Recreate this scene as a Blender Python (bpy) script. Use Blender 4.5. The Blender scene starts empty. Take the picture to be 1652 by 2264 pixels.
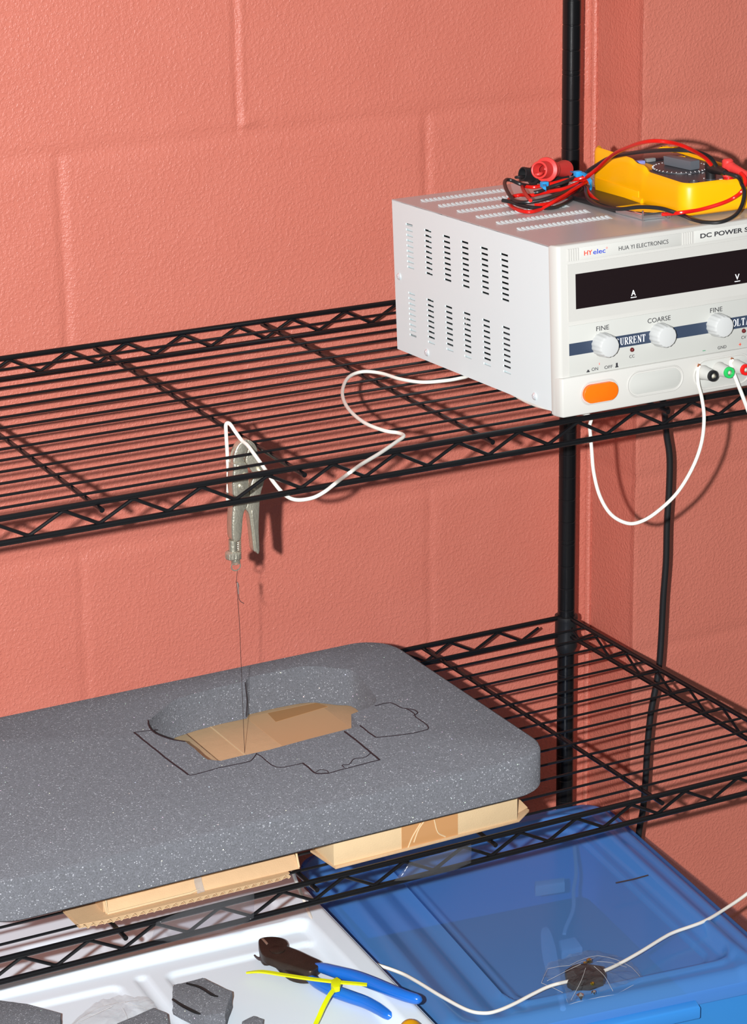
import bpy, bmesh, math, random
from mathutils import Vector, Matrix, Euler, noise
random.seed(7)
scn = bpy.context.scene
COL = scn.collection
MM = 0.001

# ------------------------------------------------------------------ camera, world, flash, exposure
CAM_POS = Vector((-1440.0, -2280.96, 440.19))          # mm
CAM_ROT = Euler((1.244607, 0.014742, -0.490405), 'XYZ')
FPX = 5809.07                                            # focal length in pixels of the 1652 wide frame
cam = bpy.data.cameras.new('camera'); camo = bpy.data.objects.new('camera', cam); COL.objects.link(camo)
camo.location = CAM_POS*MM; camo.rotation_euler = CAM_ROT
cam.sensor_fit = 'HORIZONTAL'; cam.sensor_width = 36.0; cam.lens = 36.0*FPX/1652.0
cam.clip_start = 0.05; cam.clip_end = 50
scn.camera = camo
scn.view_settings.view_transform = 'Standard'; scn.view_settings.look = 'None'
scn.view_settings.gamma = 1.0; scn.view_settings.use_curve_mapping = False
scn.view_settings.exposure = 0.0

w = bpy.data.worlds.new('world'); scn.world = w; w.use_nodes = True
nt = w.node_tree; bg = nt.nodes['Background']
tc = nt.nodes.new('ShaderNodeTexCoord'); sp = nt.nodes.new('ShaderNodeSeparateXYZ'); rp = nt.nodes.new('ShaderNodeValToRGB')
mr = nt.nodes.new('ShaderNodeMapRange'); mr.inputs[1].default_value = -1; mr.inputs[2].default_value = 1
nt.links.new(tc.outputs['Generated'], sp.inputs[0]); nt.links.new(sp.outputs['Z'], mr.inputs[0])
nt.links.new(mr.outputs[0], rp.inputs[0]); nt.links.new(rp.outputs[0], bg.inputs[0])
rp.color_ramp.elements[0].color = (.10, .102, .108, 1); rp.color_ramp.elements[0].position = .45
rp.color_ramp.elements[1].color = (.95, .98, 1.0, 1); rp.color_ramp.elements[1].position = .95
bg.inputs[1].default_value = 0.35

RC = CAM_ROT.to_matrix()
fl = bpy.data.lights.new('camera_flash', 'POINT'); fl.energy = 350; fl.shadow_soft_size = 0.010; fl.color = (.97, .985, 1)
flo = bpy.data.objects.new('camera_flash', fl); COL.objects.link(flo)
flo.location = (CAM_POS + RC @ Vector((-105, 5, -30)))*MM

# ------------------------------------------------------------------ helpers
def ray(px, py):
    return RC @ Vector(((px-826)/FPX, -(py-1132)/FPX, -1))
def at(px, py, x=None, y=None, z=None):
    """point (mm) of a real plane x=, y= or z= that was measured at a pixel of the photograph"""
    r = ray(px, py)
    if x is not None: t = (x-CAM_POS.x)/r.x
    elif y is not None: t = (y-CAM_POS.y)/r.y
    else: t = (z-CAM_POS.z)/r.z
    return CAM_POS + t*r

MATS = {}
def srgb(r, g, b):
    f = lambda c: ((c/255+.055)/1.055)**2.4 if c/255 > .04045 else c/255/12.92
    return (f(r), f(g), f(b), 1)
def mat(name, col, rough=.5, metal=0, bump=0, bscale=500, trans=0, ior=1.45, coat=0, spec=.5, alpha=1, sss=0, var=0, vscale=40):
    m = bpy.data.materials.new(name); m.use_nodes = True
    n = m.node_tree.nodes; l = m.node_tree.links; b = n['Principled BSDF']
    if len(col) == 3: col = (*col, 1)
    b.inputs['Base Color'].default_value = col; b.inputs['Roughness'].default_value = rough
    b.inputs['Metallic'].default_value = metal; b.inputs['Transmission Weight'].default_value = trans
    b.inputs['IOR'].default_value = ior; b.inputs['Coat Weight'].default_value = coat
    b.inputs['Specular IOR Level'].default_value = spec; b.inputs['Alpha'].default_value = alpha
    tcn = n.new('ShaderNodeTexCoord')
    if sss: b.inputs['Subsurface Weight'].default_value = sss; b.inputs['Subsurface Scale'].default_value = .003
    if bump:
        t = n.new('ShaderNodeTexNoise'); t.inputs['Scale'].default_value = bscale; t.inputs['Detail'].default_value = 3
        bp = n.new('ShaderNodeBump'); bp.inputs['Distance'].default_value = bump; bp.inputs['Strength'].default_value = 1
        l.new(tcn.outputs['Object'], t.inputs['Vector']); l.new(t.outputs['Fac'], bp.inputs['Height']); l.new(bp.outputs[0], b.inputs['Normal'])
    if var:
        t = n.new('ShaderNodeTexNoise'); t.inputs['Scale'].default_value = vscale; t.inputs['Detail'].default_value = 4
        l.new(tcn.outputs['Object'], t.inputs['Vector'])
        mx = n.new('ShaderNodeMix'); mx.data_type = 'RGBA'
        mx.inputs[6].default_value = tuple(c*(1-var) for c in col[:3])+(1,); mx.inputs[7].default_value = tuple(min(1, c*(1+var)) for c in col[:3])+(1,)
        l.new(t.outputs['Fac'], mx.inputs[0]); l.new(mx.outputs[2], b.inputs['Base Color'])
    MATS[name] = m; return m

def tagit(o, label, cat=None, group=None, kind=None):
    if label: o['label'] = label
    if cat: o['category'] = cat
    if group: o['group'] = group
    if kind: o['kind'] = kind
    return o
FR = {}       # frame (mm) of each thing
def thing(name, label, cat, origin=(0, 0, 0), rot=(0, 0, 0), group=None):
    o = bpy.data.objects.new(name, None); COL.objects.link(o); o.empty_display_size = .02
    o.location = Vector(origin)*MM; o.rotation_euler = rot
    FR[o.name] = Matrix.Translation(Vector(origin)) @ Euler(rot, 'XYZ').to_matrix().to_4x4()
    tagit(o, label, cat, group); return o
def new(): return bmesh.new()

def box(bm, c, s, bev=0, rot=None, seg=2, mi=0):
    r = bmesh.ops.create_cube(bm, size=1); vs = r['verts']
    bmesh.ops.scale(bm, vec=Vector(s), verts=vs)
    fs = set(f for v in vs for f in v.link_faces)
    if bev:
        es = list(set(e for v in vs for e in v.link_edges))
        r2 = bmesh.ops.bevel(bm, geom=es, offset=bev, segments=seg, profile=.5, affect='EDGES', clamp_overlap=True)
        vs = list(set(v for v in r2['verts'])|set(v for v in vs if v.is_valid)); fs = set(f for v in vs for f in v.link_faces)
    M = Matrix.Translation(Vector(c)) @ (rot.to_matrix().to_4x4() if rot is not None else Matrix.Identity(4))
    bmesh.ops.transform(bm, matrix=M, verts=vs)
    for f in fs: f.material_index = mi
    return vs
def b2(bm, lo, hi, bev=0, mi=0):
    lo = Vector(lo); hi = Vector(hi); return box(bm, (lo+hi)/2, hi-lo, bev, mi=mi)
def spline(pts, n=8, closed=False):
    P = [Vector(p) for p in pts]; out = []; N = len(P)
    rng = range(N if closed else N-1)
    for i in rng:
        if closed: p0, p1, p2, p3 = P[(i-1) % N], P[i], P[(i+1) % N], P[(i+2) % N]
        else:
            p1, p2 = P[i], P[i+1]; p0 = P[i-1] if i else p1*2-p2; p3 = P[i+2] if i+2 < N else p2*2-p1
        for k in range(n):
            t = k/n
            out.append(.5*((2*p1)+(-p0+p2)*t+(2*p0-5*p1+4*p2-p3)*t*t+(-p0+3*p1-3*p2+p3)*t**3))
    if not closed: out.append(P[-1])
    return out
def tube(bm, pts, r, n=10, closed=False, sm=0, flat=None, up=None, mi=0, cap=True):
    """sweep; r a number or list; flat=(w,h) gives a strip section"""
    if sm: 
        if isinstance(r, (list, tuple)):
            rr = []; 
            for i in range(len(r)-1):
                for k in range(sm): rr.append(r[i]+(r[i+1]-r[i])*k/sm)
            rr.append(r[-1]); r = rr
        pts = spline(pts, sm, closed)
    P = [Vector(p) for p in pts]; N = len(P); rings = []
    T = []
    for i in range(N):
        a = P[(i-1) % N] if (closed or i) else P[0]; b = P[(i+1) % N] if (closed or i < N-1) else P[-1]
        t = (b-a); T.append(t.normalized() if t.length > 1e-9 else Vector((0, 0, 1)))
    u = Vector(up) if up is not None else (Vector((0, 0, 1)) if abs(T[0].z) < .9 else Vector((1, 0, 0)))
    for i in range(N):
        t = T[i]; u = (Vector(up) if up is not None else u); u = (u-t*u.dot(t))
        if u.length < 1e-6: u = t.orthogonal()
        u.normalize(); v = t.cross(u); ri = r[i] if isinstance(r, (list, tuple)) else r
        ring = []
        if flat:
            for (a, b) in ((-1, -1), (1, -1), (1, 1), (-1, 1)): ring.append(bm.verts.new(P[i]+v*a*flat[0]/2*(ri if isinstance(r, (list, tuple)) else 1)+u*b*flat[1]/2))
        else:
            for k in range(n):
                a = 2*math.pi*k/n; ring.append(bm.verts.new(P[i]+(u*math.cos(a)+v*math.sin(a))*ri))
        rings.append(ring)
    m = len(rings[0]); fs = []
    for i in range(N if closed else N-1):
        A, B = rings[i], rings[(i+1) % N]
        for k in range(m): fs.append(bm.faces.new((A[k], A[(k+1) % m], B[(k+1) % m], B[k])))
    if not closed and cap:
        fs.append(bm.faces.new(rings[0])); fs.append(bm.faces.new(rings[-1][::-1]))
    for f in fs: f.material_index = mi
def rod(bm, a, b, r, n=10): tube(bm, [a, b], r, n)
def lathe(bm, prof, M=None, n=28, mi=0, closed=False):
    """prof: (radius, height) along local z, M a Matrix"""
    rings = []; M = M or Matrix.Identity(4)
    for (r, h) in prof:
        if r < 1e-6: rings.append([bm.verts.new(M @ Vector((0, 0, h)))])
        else: rings.append([bm.verts.new(M @ Vector((r*math.cos(2*math.pi*k/n), r*math.sin(2*math.pi*k/n), h))) for k in range(n)])
    fs = []
    for A, B in zip(rings, rings[1:]):
        for k in range(n):
            q = [A[k % len(A)], A[(k+1) % len(A)], B[(k+1) % len(B)], B[k % len(B)]]
            q2 = []
            for v in q:
                if v not in q2: q2.append(v)
            if len(q2) >= 3: fs.append(bm.faces.new(q2))
    for f in fs: f.material_index = mi
def axisM(o, d):
    return Matrix.Translation(Vector(o)) @ Vector(d).normalized().to_track_quat('Z', 'Y').to_matrix().to_4x4()
def prism(bm, poly, off, bev=0, mi=0, taper=0):
    """polygon of 3D points, extruded by vector off"""
    off = Vector(off); A = [bm.verts.new(Vector(p)) for p in poly]; B = [bm.verts.new(Vector(p)+off) for p in poly]; n = len(poly)
    fs = [bm.faces.new(A), bm.faces.new(B[::-1])]
    for k in range(n): fs.append(bm.faces.new((A[k], A[(k+1) % n], B[(k+1) % n], B[k])))
    for f in fs: f.material_index = mi
    bmesh.ops.recalc_face_normals(bm, faces=fs)
    if bev:
        es = list(fs[0].edges)+list(fs[1].edges)
        bmesh.ops.bevel(bm, geom=es, offset=bev, segments=2, profile=.5, affect='EDGES', clamp_overlap=True)
def rrect(x0, y0, x1, y1, r, n=6):
    out = []
    for cx, cy, a0 in ((x1-r, y1-r, 0), (x0+r, y1-r, 90), (x0+r, y0+r, 180), (x1-r, y0+r, 270)):
        for k in range(n+1):
            a = math.radians(a0+90*k/n); out.append((cx+r*math.cos(a), cy+r*math.sin(a)))
    return out
def text_bm(s, size, M, extrude=.15, bold=0, sx=1.0, align='LEFT', spacing=1.0):
    cu = bpy.data.curves.new('t', 'FONT'); cu.body = s; cu.size = size; cu.extrude = extrude; cu.offset = bold; cu.align_x = align
    cu.space_character = spacing; cu.resolution_u = 4
    o = bpy.data.objects.new('t', cu); COL.objects.link(o)
    bpy.context.view_layer.update(); dg = bpy.context.evaluated_depsgraph_get()
    me = bpy.data.meshes.new_from_object(o.evaluated_get(dg)); bm = bmesh.new(); bm.from_mesh(me)
    bpy.data.objects.remove(o); bpy.data.curves.remove(cu); bpy.data.meshes.remove(me)
    bm.transform(M @ Matrix.Diagonal((sx, 1, 1, 1))); return bm
def holed(bm, u0, u1, v0, v1, holes, f3, thick, mi=0):
    """sheet in (u,v) with rectangular holes; f3(u,v,w) -> point; w runs 0..thick"""
    us = sorted(set([u0, u1]+[h[0] for h in holes]+[h[1] for h in holes])); vs = sorted(set([v0, v1]+[h[2] for h in holes]+[h[3] for h in holes]))
    us = [u for i, u in enumerate(us) if i == 0 or u-us[i-1] > 1e-6]; vs = [v for i, v in enumerate(vs) if i == 0 or v-vs[i-1] > 1e-6]
    def hol(u, v): return any(h[0] < u < h[1] and h[2] < v < h[3] for h in holes)
    solid = {}
    for i in range(len(us)-1):
        for j in range(len(vs)-1): solid[i, j] = not hol((us[i]+us[i+1])/2, (vs[j]+vs[j+1])/2)
    V = {}
    def vt(i, j, w):
        if (i, j, w) not in V: V[i, j, w] = bm.verts.new(f3(us[i], vs[j], w*thick))
        return V[i, j, w]
    for (i, j), s in solid.items():
        if not s: continue
        for w_ in (0, 1):
            q = [vt(i, j, w_), vt(i+1, j, w_), vt(i+1, j+1, w_), vt(i, j+1, w_)]
            bm.faces.new(q if w_ == 0 else q[::-1]).material_index = mi
        for (di, dj, a, b) in ((-1, 0, (i, j), (i, j+1)), (1, 0, (i+1, j+1), (i+1, j)), (0, -1, (i+1, j), (i, j)), (0, 1, (i, j+1), (i+1, j+1))):
            if not solid.get((i+di, j+dj), False):
                bm.faces.new((vt(*a, 0), vt(*b, 0), vt(*b, 1), vt(*a, 1))).material_index = mi
def height_sheet(bm, x0, x1, y0, y1, step, fz, f3=None, inside=None, thick=3):
    nx = max(2, int((x1-x0)/step)); ny = max(2, int((y1-y0)/step)); V = {}
    for i in range(nx+1):
        for j in range(ny+1):
            x = x0+(x1-x0)*i/nx; y = y0+(y1-y0)*j/ny
            p = Vector((x, y, fz(x, y))); V[i, j] = bm.verts.new(f3(p) if f3 else p)
    for i in range(nx):
        for j in range(ny):
            x = x0+(x1-x0)*(i+.5)/nx; y = y0+(y1-y0)*(j+.5)/ny
            if inside is None or inside(x, y): bm.faces.new((V[i, j], V[i+1, j], V[i+1, j+1], V[i, j+1]))
    bmesh.ops.delete(bm, geom=[v for v in bm.verts if not v.link_faces], context='VERTS')
def sst(a, b, x):
    t = max(0, min(1, (x-a)/(b-a))); return t*t*(3-2*t)
def sdrr(x, y, x0, y0, x1, y1, r):
    cx, cy = (x0+x1)/2, (y0+y1)/2; qx = abs(x-cx)-(x1-x0)/2+r; qy = abs(y-cy)-(y1-y0)/2+r
    return math.hypot(max(qx, 0), max(qy, 0))+min(max(qx, qy), 0)-r
def obj(name, bm, m, parent=None, local=False, smooth=True, label=None, angle=35, origin=None):
    if parent is not None:
        F = FR[parent.name]
        if not local: bm.transform(F.inverted())
    elif origin is not None: F = Matrix.Translation(Vector(origin)); bm.transform(F.inverted())
    else: F = Matrix.Identity(4)
    bm.transform(Matrix.Scale(MM, 4)); bmesh.ops.recalc_face_normals(bm, faces=bm.faces)
    me = bpy.data.meshes.new(name); bm.to_mesh(me); bm.free()
    o = bpy.data.objects.new(name, me); COL.objects.link(o)
    for k in (m if isinstance(m, (list, tuple)) else [m]): me.materials.append(MATS[k] if isinstance(k, str) else k)
    if smooth:
        for p in me.polygons: p.use_smooth = True
        me.set_sharp_from_angle(angle=math.radians(angle))
    if parent is not None: o.parent = parent
    elif origin is not None: o.location = Vector(origin)*MM
    FR[o.name] = F
    if label: o['label'] = label
    return o

# ------------------------------------------------------------------ materials
mat('black_powder_coat', (.006, .006, .007), .27, bump=.00004, bscale=1500, spec=.4)
mat('black_plastic', (.012, .012, .013), .42)
mat('black_rubber', (.014, .014, .015), .38)
mat('grey_paint', srgb(217, 230, 231), .42, bump=.00004, bscale=4000)
mat('top_paint', srgb(196, 198, 198), .24, metal=.1, bump=.00003, bscale=3000)
mat('bezel_plastic', srgb(191, 189, 183), .45)
mat('panel_grey', srgb(186, 186, 180), .5)
mat('strip_grey', srgb(196, 195, 189), .5)
mat('knob_plastic', srgb(194, 195, 193), .38)
mat('stripe_blue', srgb(52, 64, 84), .45)
mat('ink_dark', srgb(48, 48, 52), .6)
mat('ink_red', srgb(225, 70, 45), .5)
mat('ink_blue', srgb(45, 70, 190), .5)
mat('ink_green', srgb(70, 150, 110), .5)
mat('ink_white', (.9, .9, .9), .5)
mat('display_black', srgb(26, 17, 19), .3)
mat('orange_button', srgb(250, 110, 15), .22, coat=.3, sss=.2)
mat('led_red', srgb(90, 10, 12), .2, coat=.5)
mat('green_plastic', srgb(40, 185, 90), .35)
mat('red_plastic', srgb(215, 28, 24), .35)
mat('red_soft', srgb(222, 62, 58), .4, sss=.1)
mat('red_wire', srgb(205, 22, 14), .28)
mat('holster_yellow', srgb(246, 176, 0), .38)
mat('meter_face', srgb(62, 62, 66), .4)
mat('meter_knob', srgb(92, 96, 102), .4)
mat('lcd_glass', srgb(50, 30, 34), .08)
mat('button_blue', srgb(130, 140, 205), .4)
mat('button_grey', srgb(120, 122, 122), .4)
mat('white_cord', srgb(226, 222, 212), .4)
mat('copper', srgb(220, 140, 100), .3, metal=.9)
mat('chrome', (.75, .75, .76), .14, metal=1)
mat('nickel', srgb(196, 191, 174), .34, metal=.8, bump=.0004, bscale=500, var=.18, vscale=200)
mat('zinc', (.72, .76, .78), .3, metal=.4)
mat('blue_tie', srgb(40, 150, 215), .35)
mat('lime_tie', srgb(225, 235, 10), .4, sss=.1)
mat('cutter_steel', srgb(66, 54, 48), .42, metal=.6, var=.35, vscale=90, bump=.0003, bscale=700)
mat('grip_blue', srgb(26, 104, 198), .22, coat=.4)
mat('white_tray', srgb(222, 234, 243), .5, spec=.15)
mat('cardboard', srgb(204, 168, 128), .8, bump=.0002, bscale=900, var=.07, vscale=120)
mat('cardboard_light', srgb(212, 184, 144), .8, bump=.0002, bscale=900, var=.05, vscale=90)
mat('packing_tape', srgb(190, 140, 92), .16, coat=.4)
mat('brown_tape', srgb(172, 126, 78), .35)
mat('brown_tape_2', srgb(198, 158, 116), .3)
mat('pen_ink', srgb(38, 28, 34), .6)
mat('floor_grey', srgb(120, 116, 110), .7, var=.1, vscale=8)
mat('pcb', srgb(35, 80, 60), .5)
mat('brass', srgb(220, 180, 60), .2, metal=1)
mat('thread_grey', srgb(74, 62, 62), .5, metal=.4)
mat('dark_inside', srgb(70, 72, 76), .6)

def mixmat(name, col, tcol, fac, rough=.15, bump=0, bscale=60):
    m = bpy.data.materials.new(name); m.use_nodes = True; n = m.node_tree.nodes; l = m.node_tree.links
    b = n['Principled BSDF']; b.inputs['Base Color'].default_value = (*col[:3], 1); b.inputs['Roughness'].default_value = rough
    t = n.new('ShaderNodeBsdfTransparent'); t.inputs[0].default_value = (*tcol[:3], 1)
    mx = n.new('ShaderNodeMixShader'); mx.inputs[0].default_value = fac
    l.new(b.outputs[0], mx.inputs[1]); l.new(t.outputs[0], mx.inputs[2]); l.new(mx.outputs[0], n['Material Output'].inputs[0])
    if bump:
        tcn = n.new('ShaderNodeTexCoord'); q = n.new('ShaderNodeTexNoise'); q.inputs['Scale'].default_value = bscale
        bp = n.new('ShaderNodeBump'); bp.inputs['Distance'].default_value = bump
        l.new(tcn.outputs['Object'], q.inputs['Vector']); l.new(q.outputs['Fac'], bp.inputs['Height']); l.new(bp.outputs[0], b.inputs['Normal'])
    MATS[name] = m; return m
mixmat('blue_lid', srgb(88, 150, 220), (.42, .62, .95), .42, .2)
mixmat('blue_body', srgb(62, 150, 228), (.2, .5, .9), .25, .28)
mixmat('clear_film', (.62, .62, .62), (.95, .95, .95), .8, .05, bump=.004, bscale=90)
mixmat('clear_bag', (.34, .33, .33), (.95, .95, .95), .9, .05, bump=.004, bscale=120)
mixmat('glint_white', (.75, .74, .72), (1, 1, 1), .55, .1)  # pale colour for the painted glints on clear bags
mixmat('smoke_tape', (.45, .45, .46), (.92, .92, .94), .94, .1, bump=.001, bscale=60)

def wall_material():
    m = bpy.data.materials.new('painted_block'); m.use_nodes = True; n = m.node_tree.nodes; l = m.node_tree.links; b = n['Principled BSDF']
    tcn = n.new('ShaderNodeTexCoord')
    def noise_(s, d=2, r=.5):
        t = n.new('ShaderNodeTexNoise'); t.inputs['Scale'].default_value = s; t.inputs['Detail'].default_value = d; t.inputs['Roughness'].default_value = r
        l.new(tcn.outputs['Object'], t.inputs['Vector']); return t
    n1 = noise_(330, 2, .6); n2 = noise_(800, 2); n3 = noise_(14, 3)
    # orange-peel grain: lumps with soft threshold
    r1 = n.new('ShaderNodeValToRGB'); r1.color_ramp.elements[0].position = .42; r1.color_ramp.elements[1].position = .68; l.new(n1.outputs['Fac'], r1.inputs[0])
    ad = n.new('ShaderNodeMath'); ad.operation = 'MULTIPLY_ADD'; ad.inputs[1].default_value = .45
    l.new(n2.outputs['Fac'], ad.inputs[0]); l.new(r1.outputs[0], ad.inputs[2])
    bp = n.new('ShaderNodeBump'); bp.inputs['Distance'].default_value = .00034; bp.inputs['Strength'].default_value = 1
    l.new(ad.outputs[0], bp.inputs['Height']); l.new(bp.outputs[0], b.inputs['Normal'])
    mx = n.new('ShaderNodeMix'); mx.data_type = 'RGBA'; mx.inputs[6].default_value = srgb(201, 113, 95); mx.inputs[7].default_value = srgb(207, 120, 102)
    l.new(n3.outputs['Fac'], mx.inputs[0]); l.new(mx.outputs[2], b.inputs['Base Color'])
    b.inputs['Roughness'].default_value = .42; b.inputs['Specular IOR Level'].default_value = .55
    MATS['painted_block'] = m
wall_material()

def foam_material():
    m = bpy.data.materials.new('grey_foam'); m.use_nodes = True; n = m.node_tree.nodes; l = m.node_tree.links; b = n['Principled BSDF']
    tcn = n.new('ShaderNodeTexCoord')
    vo = n.new('ShaderNodeTexVoronoi'); vo.inputs['Scale'].default_value = 1150; l.new(tcn.outputs['Object'], vo.inputs['Vector'])
    sx = n.new('ShaderNodeSeparateColor'); l.new(vo.outputs['Color'], sx.inputs[0])
    def ramp(src, a, c0, c, c1):
        r = n.new('ShaderNodeValToRGB'); r.color_ramp.elements[0].position = a; r.color_ramp.elements[0].color = c0
        r.color_ramp.elements[1].position = c; r.color_ramp.elements[1].color = c1; l.new(src, r.inputs[0]); return r
    base = ramp(sx.outputs[0], .0, srgb(96, 97, 101), .95, srgb(114, 115, 121))
    e = base.color_ramp.elements.new(1.0); e.color = srgb(172, 173, 178)  # palest cells paint in the fine sparkle of the foam
    # coarser rare glints painted into the base colour, tinted cell by cell
    v2 = n.new('ShaderNodeTexVoronoi'); v2.inputs['Scale'].default_value = 520; l.new(tcn.outputs['Object'], v2.inputs['Vector'])
    s2 = n.new('ShaderNodeSeparateColor'); l.new(v2.outputs['Color'], s2.inputs[0])
    g = n.new('ShaderNodeMath'); g.operation = 'GREATER_THAN'; g.inputs[1].default_value = .993; l.new(s2.outputs[0], g.inputs[0])
    dd = n.new('ShaderNodeMath'); dd.operation = 'LESS_THAN'; dd.inputs[1].default_value = .27; l.new(v2.outputs['Distance'], dd.inputs[0])
    gm = n.new('ShaderNodeMath'); gm.operation = 'MULTIPLY'; l.new(g.outputs[0], gm.inputs[0]); l.new(dd.outputs[0], gm.inputs[1])
    hs = n.new('ShaderNodeCombineColor'); hs.mode = 'HSV'; l.new(s2.outputs[1], hs.inputs[0]); hs.inputs[1].default_value = .25; hs.inputs[2].default_value = 1
    mx = n.new('ShaderNodeMix'); mx.data_type = 'RGBA'; l.new(gm.outputs[0], mx.inputs[0]); l.new(base.outputs[0], mx.inputs[6]); l.new(hs.outputs[0], mx.inputs[7])
    l.new(mx.outputs[2], b.inputs['Base Color'])
    t = n.new('ShaderNodeTexNoise'); t.inputs['Scale'].default_value = 1100; t.inputs['Detail'].default_value = 2; l.new(tcn.outputs['Object'], t.inputs['Vector'])
    bp = n.new('ShaderNodeBump'); bp.inputs['Distance'].default_value = .0016; l.new(t.outputs['Fac'], bp.inputs['Height']); l.new(bp.outputs[0], b.inputs['Normal'])
    b.inputs['Roughness'].default_value = .9; b.inputs['Specular IOR Level'].default_value = .2; b.inputs['Diffuse Roughness'].default_value = 1
    MATS['grey_foam'] = m
foam_material()

# ------------------------------------------------------------------ the room: painted block walls
def jn(d, wdt): return math.exp(-(d/wdt)**2)
def near(x, x0, p): 
    k = round((x-x0)/p); return x-(x0+k*p)
COURSES = [-40.5+203.4*k for k in range(5, -6, -1)]
def course(z):            # index: 0 for z>-40.5, 1 below, ...
    return math.floor((-40.5-z)/203.4)+1
def block_depth(x, z, vert=True):
    zc = near(z, -40.5, 203.4)
    d = 1.3*jn(zc+1.2*noise.noise(Vector((x*.012, 3, 0))), 8.5)
    k = course(z); x0 = -532 if k % 2 else -337.5
    if k == 2: x0 = -342
    xc = near(x, x0, 406.4)
    if vert:
        f = 1-.5*jn(zc, 9)
        xw = xc+1.0*noise.noise(Vector((0, z*.02, 7)))
        if k == 0:
            d += f*(1.9*jn(xw+2.5, 3.2)-.9*jn(xw-3, 3.5))
        elif k == 1: d += f*1.9*jn(xw, 5.0)
        else: d += f*1.1*jn(xw, 5.0)
    d += .35*noise.noise(Vector((x*.02, z*.02, k*3.1)))
    return d
bm = new()
def fy(x, z): 
    v = 80+block_depth(x, z)
    if abs(x+337) < 30 and 0 < z+32 < 26:     # smeared mortar at the foot of the upright joint
        v -= 2.0*max(0, 1-math.hypot((x+329)/16, (z+31)/13))
    return v
height_sheet(bm, -720, 90, -900, 180, 3.2, fy, f3=lambda p: Vector((p.x, p.z, p.y)))
# plain continuation around the part in view
for (xa, xb, za, zb) in ((-1900, -720, -1250, 900), (-720, 90, 180, 900), (-720, 90, -1250, -900)):
    q = [bm.verts.new((xa, 80, za)), bm.verts.new((xb, 80, za)), bm.verts.new((xb, 80, zb)), bm.verts.new((xa, 80, zb))]; bm.faces.new(q)
o = obj('wall_back', bm, 'painted_block', angle=60); o['kind'] = 'structure'; o['label'] = 'salmon painted concrete block wall behind the wire shelves'
# pilaster standing right of the rack
bm = new()
PX = lambda z: 77.5-.022*(z+240)*.5
def fp(x, z): return -10+.9*block_depth(x, z, False)+2.5*jn(x-79, 2.2)*(.3+.25*noise.noise(Vector((z*.05, 1, 2))))
height_sheet(bm, 80, 420, -900, 180, 3.2, fp, f3=lambda p: Vector((p.x, p.z, p.y)))
height_sheet(bm, -12, 88, -900, 180, 3.2, lambda y, z: 80+.8*block_depth(200, z, False)-.9*(y < -8), f3=lambda p: Vector((p.z, p.x, p.y)))
for za, zb in ((180, 900), (-1250, -900)):
    for (x0, y0, x1, y1) in ((80, 88, 80, -12), (80, -10, 420, -10)):
        q = [bm.verts.new((x0, y0, za)), bm.verts.new((x1, y1, za)), bm.verts.new((x1, y1, zb)), bm.verts.new((x0, y0, zb))]; bm.faces.new(q)
b2(bm, (418, -9, -1250), (900, 80, 900))
o = obj('wall_right', bm, 'painted_block', angle=60); o['kind'] = 'structure'; o['label'] = 'salmon painted block pilaster standing forward right of the shelves'
# paint fillet in the inner corner
bm = new(); tube(bm, [(78, 78, -900), (77.5, 78, -450), (78.5, 78, -100), (78, 78, 180), (78, 78, 890)], 3.5, 8)
o = obj('trim_1', bm, 'painted_block'); o['kind'] = 'structure'; o['label'] = 'rounded paint filled inner corner between wall and pilaster'
bm = new(); b2(bm, (-1900, -2600, -1270), (900, 85, -1250)); o = obj('floor', bm, 'floor_grey'); o['kind'] = 'structure'; o['label'] = 'plain grey floor under the rack'

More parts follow.
